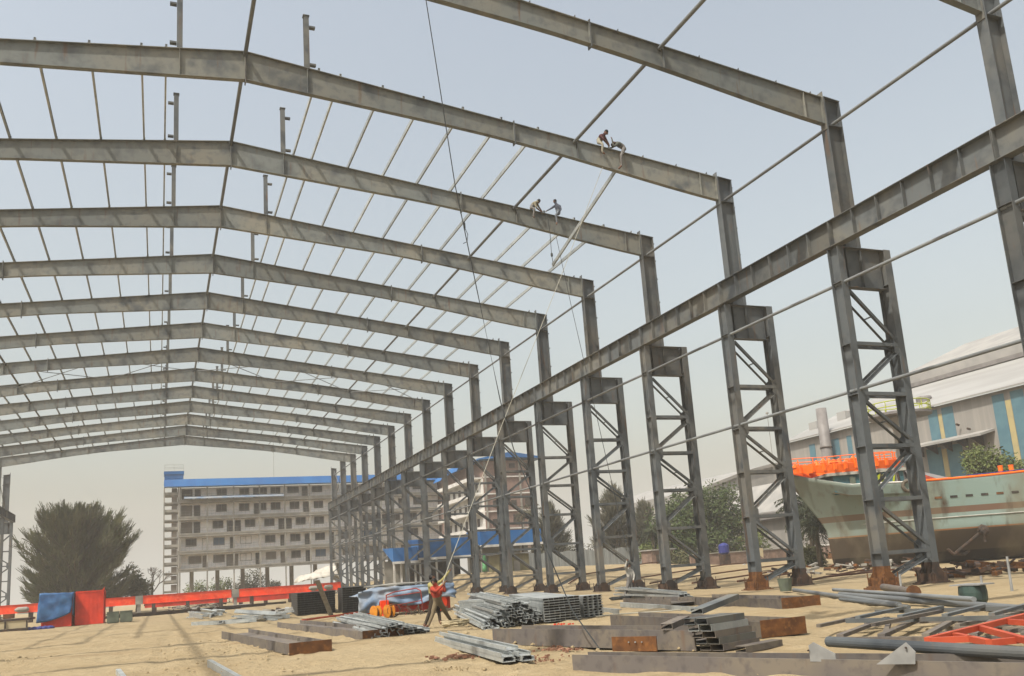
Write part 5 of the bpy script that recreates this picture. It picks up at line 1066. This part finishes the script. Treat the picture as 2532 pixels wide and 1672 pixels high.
for i in range(16): a = i*math.pi/8; p = V((66+2.9*math.cos(a), 62.5+2.9*math.sin(a), 14.05)); mb.tube(p, p+V((0, 0, 1.0)), .04, 5)
for h in (14.55, 15.05): mb.path([(66+2.9*math.cos(i*math.pi/10), 62.5+2.9*math.sin(i*math.pi/10), h) for i in range(21)], .05, 5)
mb.build('lime_railing', 'ygreen', t)
# ------------------------------------------------------------------ trees
def quad(mb, p, d, up, w, l):
    d = d.normalized(); s = d.cross(up)
    s = s.normalized() if s.length > 1e-3 else V((1, 0, 0)); mb.add([p-s*w/2, p+s*w/2, p+d*l+s*w*.3, p+d*l-s*w*.3], [(0, 1, 2, 3)])
def rv(): 
    v = V((R.gauss(0, 1), R.gauss(0, 1), R.gauss(0, 1))); return v.normalized()
def tree_trunk(mb, base, top, r, limbs):
    mb.path([base-V((0, 0, .5)), base+(top-base)*.3+V((.1, 0, 0)), base+(top-base)*.65, top], r, 8)
    for q in limbs: m = base+(top-base)*R.uniform(.3, .7); mb.path([m, m.lerp(q, .5)+V((0, 0, .4)), q], r*.35, 5)
def leafy(name, label, cat, base, blobs, m, n, leaf, clump=26, group=None, droop=0):
    base = V(base); t = thing(name, label, cat, base, group); mb = MB(); tips = []
    for (cx, cy, cz, rx, rz) in blobs:
        for _ in range(n):
            d = rv(); rr = R.random()**.35; rr *= .82+.3*NZ.noise(d*1.7+V((cx, cy, cz)))
            c = V((cx+d.x*rx*rr, cy+d.y*rx*rr, cz+d.z*rz*rr)); tips.append(c); cr = leaf*R.uniform(1.6, 3.2)
            for _ in range(clump):
                e = rv(); p = c+e*cr*R.random()**.5; quad(mb, p, (e+V((0, 0, -.3-droop))+rv()*.5), rv(), leaf*R.uniform(.35, .7), leaf*R.uniform(.6, 1.2))
    mb.build('crown', m, t)
    mb = MB(); top = V((sum(b[0] for b in blobs)/len(blobs), sum(b[1] for b in blobs)/len(blobs), sum(b[2] for b in blobs)/len(blobs)))
    tree_trunk(mb, base, top, max(.12, blobs[0][3]*.06), [R.choice(tips) for _ in range(14)]); mb.build('trunk', 'bark', t, True)
    return t
def casuarina(label, base, h, rad, nb, m='leafc', z0=.1, group=None, up=.75, tuft=1.0, dens=1.0, shape=1.0):
    base = V(base); t = thing('casuarina_tree', label, 'tree', base, group); tr = MB(); lf = MB()
    top = base+V((0, 0, h)); tr.path([base-V((0, 0, .3)), base+V((.2, 0, h*.4)), base+V((0, 0, h*.85))], rad*.035+.05, 7)
    for i in range(nb):
        f = (i+R.random())/nb; f = z0+(1-z0)*f
        az = R.uniform(0, 6.283); prof = (math.sin(math.pi*min(1, .22+.8*f)**1.0))**.8 if shape == 1 else (1-f)**.7
        L = rad*prof*R.uniform(.72, 1.1)*(.93+.42*NZ.noise(V((math.cos(az)*1.3, math.sin(az)*1.3, f*2.2+h)))); st = base+V((0, 0, h*f*.72)); rise = up*L*(.35+.9*f)+.15*h*f
        tip = st+V((math.cos(az)*L, math.sin(az)*L, rise)); mid = st.lerp(tip, .5)-V((0, 0, .06*L))
        tr.path([st, mid, tip], .05+.008*rad, 4)
        k = int(13*dens)
        for j in range(k):
            g = .28+.72*(j+R.random())/k; p = st.lerp(mid, g*2) if g < .5 else mid.lerp(tip, g*2-1)
            ax = (tip-mid).normalized()
            for _ in range(13):
                e = (ax*R.uniform(.5, 1.5)+V((0, 0, .55))+rv()*.75); q = p+rv()*.30*tuft; quad(lf, q, e, rv(), .085*tuft, R.uniform(.55, 1.25)*tuft)
        for _ in range(16): quad(lf, tip+rv()*.12, (tip-mid).normalized()+V((0, 0, .6))+rv()*.3, rv(), .08*tuft, R.uniform(.8, 1.7)*tuft)
    tr.build('trunk', 'bark', t, True); lf.build('crown', m, t); return t
casuarina('big round feathery brown green tree at the left, behind the red containers', (-9.9, 132, -.2), 15.8, 7.2, 210, 'leafc', .07, up=.62, tuft=1.15)
leafy('broadleaf_tree', 'small dark tree hugging the right side of the big feathery tree', 'tree', (-2.9, 138, 0), [(-3.4, 138, 4.0, 1.8, 3.0), (-2.2, 138, 3.2, 1.5, 2.2)], 'leafc', 60, .3)
def bare(label, base, h, n=60):
    base = V(base); t = thing('bare_tree', label, 'tree', base); mb = MB()
    def br(p, d, l, r, k):
        q = p+d*l; mb.path([p, p.lerp(q, .5)+rv()*l*.06, q], r, 5)
        if k:
            for _ in range(3): br(q, (d+rv()*.65+V((0, 0, .1))).normalized(), l*.72, r*.6, k-1)
    br(base, V((.1, 0, 1)).normalized(), h*.32, .14, 4); mb.build('branches', 'bark', t)
bare('leafless pale tree between the feathery tree and the stair tower', (-1.0, 142, .5), 6.5)
for i, (x, w, h) in enumerate(((6.8, 2.6, 2.4), (11.8, 2.8, 2.6), (17.6, 3.0, 3.4), (15.4, 2.0, 2.0), (21.5, 1.6, 1.8))):
    leafy('shrub', 'bushy %s shrub seen under the grey block, %s from the stair tower' % (['olive', 'olive', 'tall dark', 'dark', 'low'][i], ORD[[0, 1, 3, 2, 4][i]]), 'shrub', (x, 186, 0), [(x, 186, h, w, h)], 'leafc' if i > 1 else 'leafb', 70, .32, 20, 'shrubs under the grey block')
leafy('mango_tree', 'large round green tree between the third and second columns', 'tree', (63.5, 96, 1), [(60.3, 96, 6.2, 3.6, 3.6), (63.8, 96, 8.4, 3.9, 3.6), (67.6, 95, 8.0, 3.4, 3.4), (66.2, 95, 4.8, 4.4, 3.2), (61.6, 95, 3.8, 3.6, 2.4)], 'leafg', 120, .34, 26)
leafy('bush', 'leafy bushes at the foot of the round green tree and the wall', 'bush', (71, 93, 0), [(69.5, 93, 3.2, 2.8, 2.6), (57.5, 97, 3.0, 1.8, 1.4)], 'leafb', 60, .3)
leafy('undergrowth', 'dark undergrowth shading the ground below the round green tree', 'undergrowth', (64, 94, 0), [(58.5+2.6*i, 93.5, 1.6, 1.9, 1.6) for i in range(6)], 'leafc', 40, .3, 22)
t = thing('yard_hut', 'small brick hut beside the casuarina, left of the round green tree', 'hut', (57, 95, 1))
mb = MB(); mb.box(55.6, 59.0, 94, 96.5, .4, 3.1); mb.build('brick_wall', 'pinkwall', t)
mb = MB(); mb.box(55.4, 59.2, 93.8, 96.7, 3.103, 3.25); mb.build('hut_roof', 'roofg', t)
mb = MB(); mb.box(56.2, 56.9, 93.95, 93.998, .8, 2.6); mb.build('door', 'winb', t)
t = thing('brick_boundary_wall', 'low dark brick wall running behind the washing line', 'wall', (66, 90, 0))
mb = MB(); mb.box(58.9, 73.6, 90.5, 90.8, -.2, 2.2); mb.build('wall_panel', 'pinkwall', t)
mb = MB(); mb.box(58.8, 73.7, 90.4, 90.9, 2.203, 2.32); mb.build('coping', 'conc', t)
casuarina('thin airy casuarina behind the fourth column', (58.5, 108, 1.4), 11.6, 4.6, 60, 'leafcf', .15, 'far casuarinas', .35, 1.15, .8, 2)
casuarina('second thin casuarina leaning right of the fourth column', (62.3, 106, 1.4), 8.8, 3.2, 42, 'leafcf', .2, 'far casuarinas', .45, 1.1, .8, 2)
casuarina('shaggy casuarina beside the brick end of the far block', (50.5, 112, 1.4), 9.6, 3.4, 60, 'leafcf', .12, 'far casuarinas', -.1, 1.15, .8, 2)
leafy('hedge', 'low dusty greenery along the far edge of the sand', 'hedge', (50, 110, 1.5), [(45+3.2*i, 112+R.uniform(-2, 2), 2.4+R.uniform(0, 1.6), 2.2, 1.6) for i in range(8)], 'leafcf', 26, .32, 20)
def palm(label, base, h, n, L, m='leafp', group=None, lean=(0, 0)):
    base = V(base); t = thing('palm_tree', label, 'palm', base, group); top = base+V((lean[0], lean[1], h))
    mb = MB(); mb.path([base, base.lerp(top, .5)+V((lean[0]*.1, 0, 0)), top], .2, 8); mb.build('trunk', 'bark', t, True); lf = MB()
    for i in range(n):
        az = R.uniform(0, 6.283); el = R.uniform(-.2, 1.2); d = V((math.cos(az)*math.cos(el), math.sin(az)*math.cos(el), math.sin(el))); p = top.copy(); l = L*R.uniform(.8, 1.1)
        for k in range(10):
            q = p+d*(l/10); d = (d-V((0, 0, .17))).normalized(); lf.bar(p, q, .05, .04)
            s = d.cross(V((0, 0, 1)))
            s = s.normalized() if s.length > .05 else V((1, 0, 0))
            for sg in (-1, 1):
                for _ in range(2): quad(lf, p.lerp(q, R.random()), s*sg+d*.5-V((0, 0, .7)), d, .07, .75*(1-.06*k)*R.uniform(.7, 1.1))
            p = q
    lf.build('crown', m, t); return t
palm('coconut palm standing against the bow of the ship', (52.6, 61.5, 0), 5.5, 54, 3.0)
palm('lower palm with drooping fronds behind the bow, right of the second column', (50.6, 58.5, 0), 3.8, 40, 2.7)
leafy('shrub', 'dry scrub at the foot of the coconut palm beside the ship', 'shrub', (53, 63, 0), [(53.5, 63.5, 1.2, 1.8, 1.3), (51.4, 60.5, .9, 1.2, 1.0)], 'leafc', 60, .25, 22)
palm('small young palm beside the fourth column', (57.2, 96, 1.2), 4.2, 26, 2.3)
palm('tall thin palm rising left of the thin casuarina', (47.5, 112, 1.4), 8.0, 24, 2.4, 'leafcf')
leafy('bush', 'bright green tree top between the ship and the striped warehouse', 'tree', (68.5, 55.5, 0), [(68.6, 56.3, 8.2, 2.0, 2.4), (70.6, 55.4, 7.4, 1.8, 1.8)], 'leafb', 90, .26, 24)
# far haze-soft land behind everything
mb = MB()
for i in range(40): x = -240+i*18+R.uniform(-5, 5); mb.box(x, x+R.uniform(6, 16), 298, 299.9, 0, R.uniform(1.2, 3.2))
single(mb, 'far_shoreline', 'conc', 'low hazy strip of distant buildings on the horizon', 'distant buildings', kind='structure')
# ------------------------------------------------------------------ air
def haze():
    m = bpy.data.materials.new('haze_air'); m.use_nodes = True; nt = m.node_tree
    nt.nodes.remove(nt.nodes['Principled BSDF']); v = nt.nodes.new('ShaderNodeVolumePrincipled'); v.inputs['Density'].default_value = HAZE
    v.inputs['Color'].default_value = (.985, .97, .94, 1); v.inputs['Anisotropy'].default_value = 0
    nt.links.new(v.outputs[0], nt.nodes['Material Output'].inputs['Volume'])
    mb = MB(); mb.box(-300, 560, -60, 420, -1.6, 40); o = mb.build('haze', m); tag(o, 'pale dusty air over the yard', 'haze', kind='stuff')
HAZE = .0006
haze()
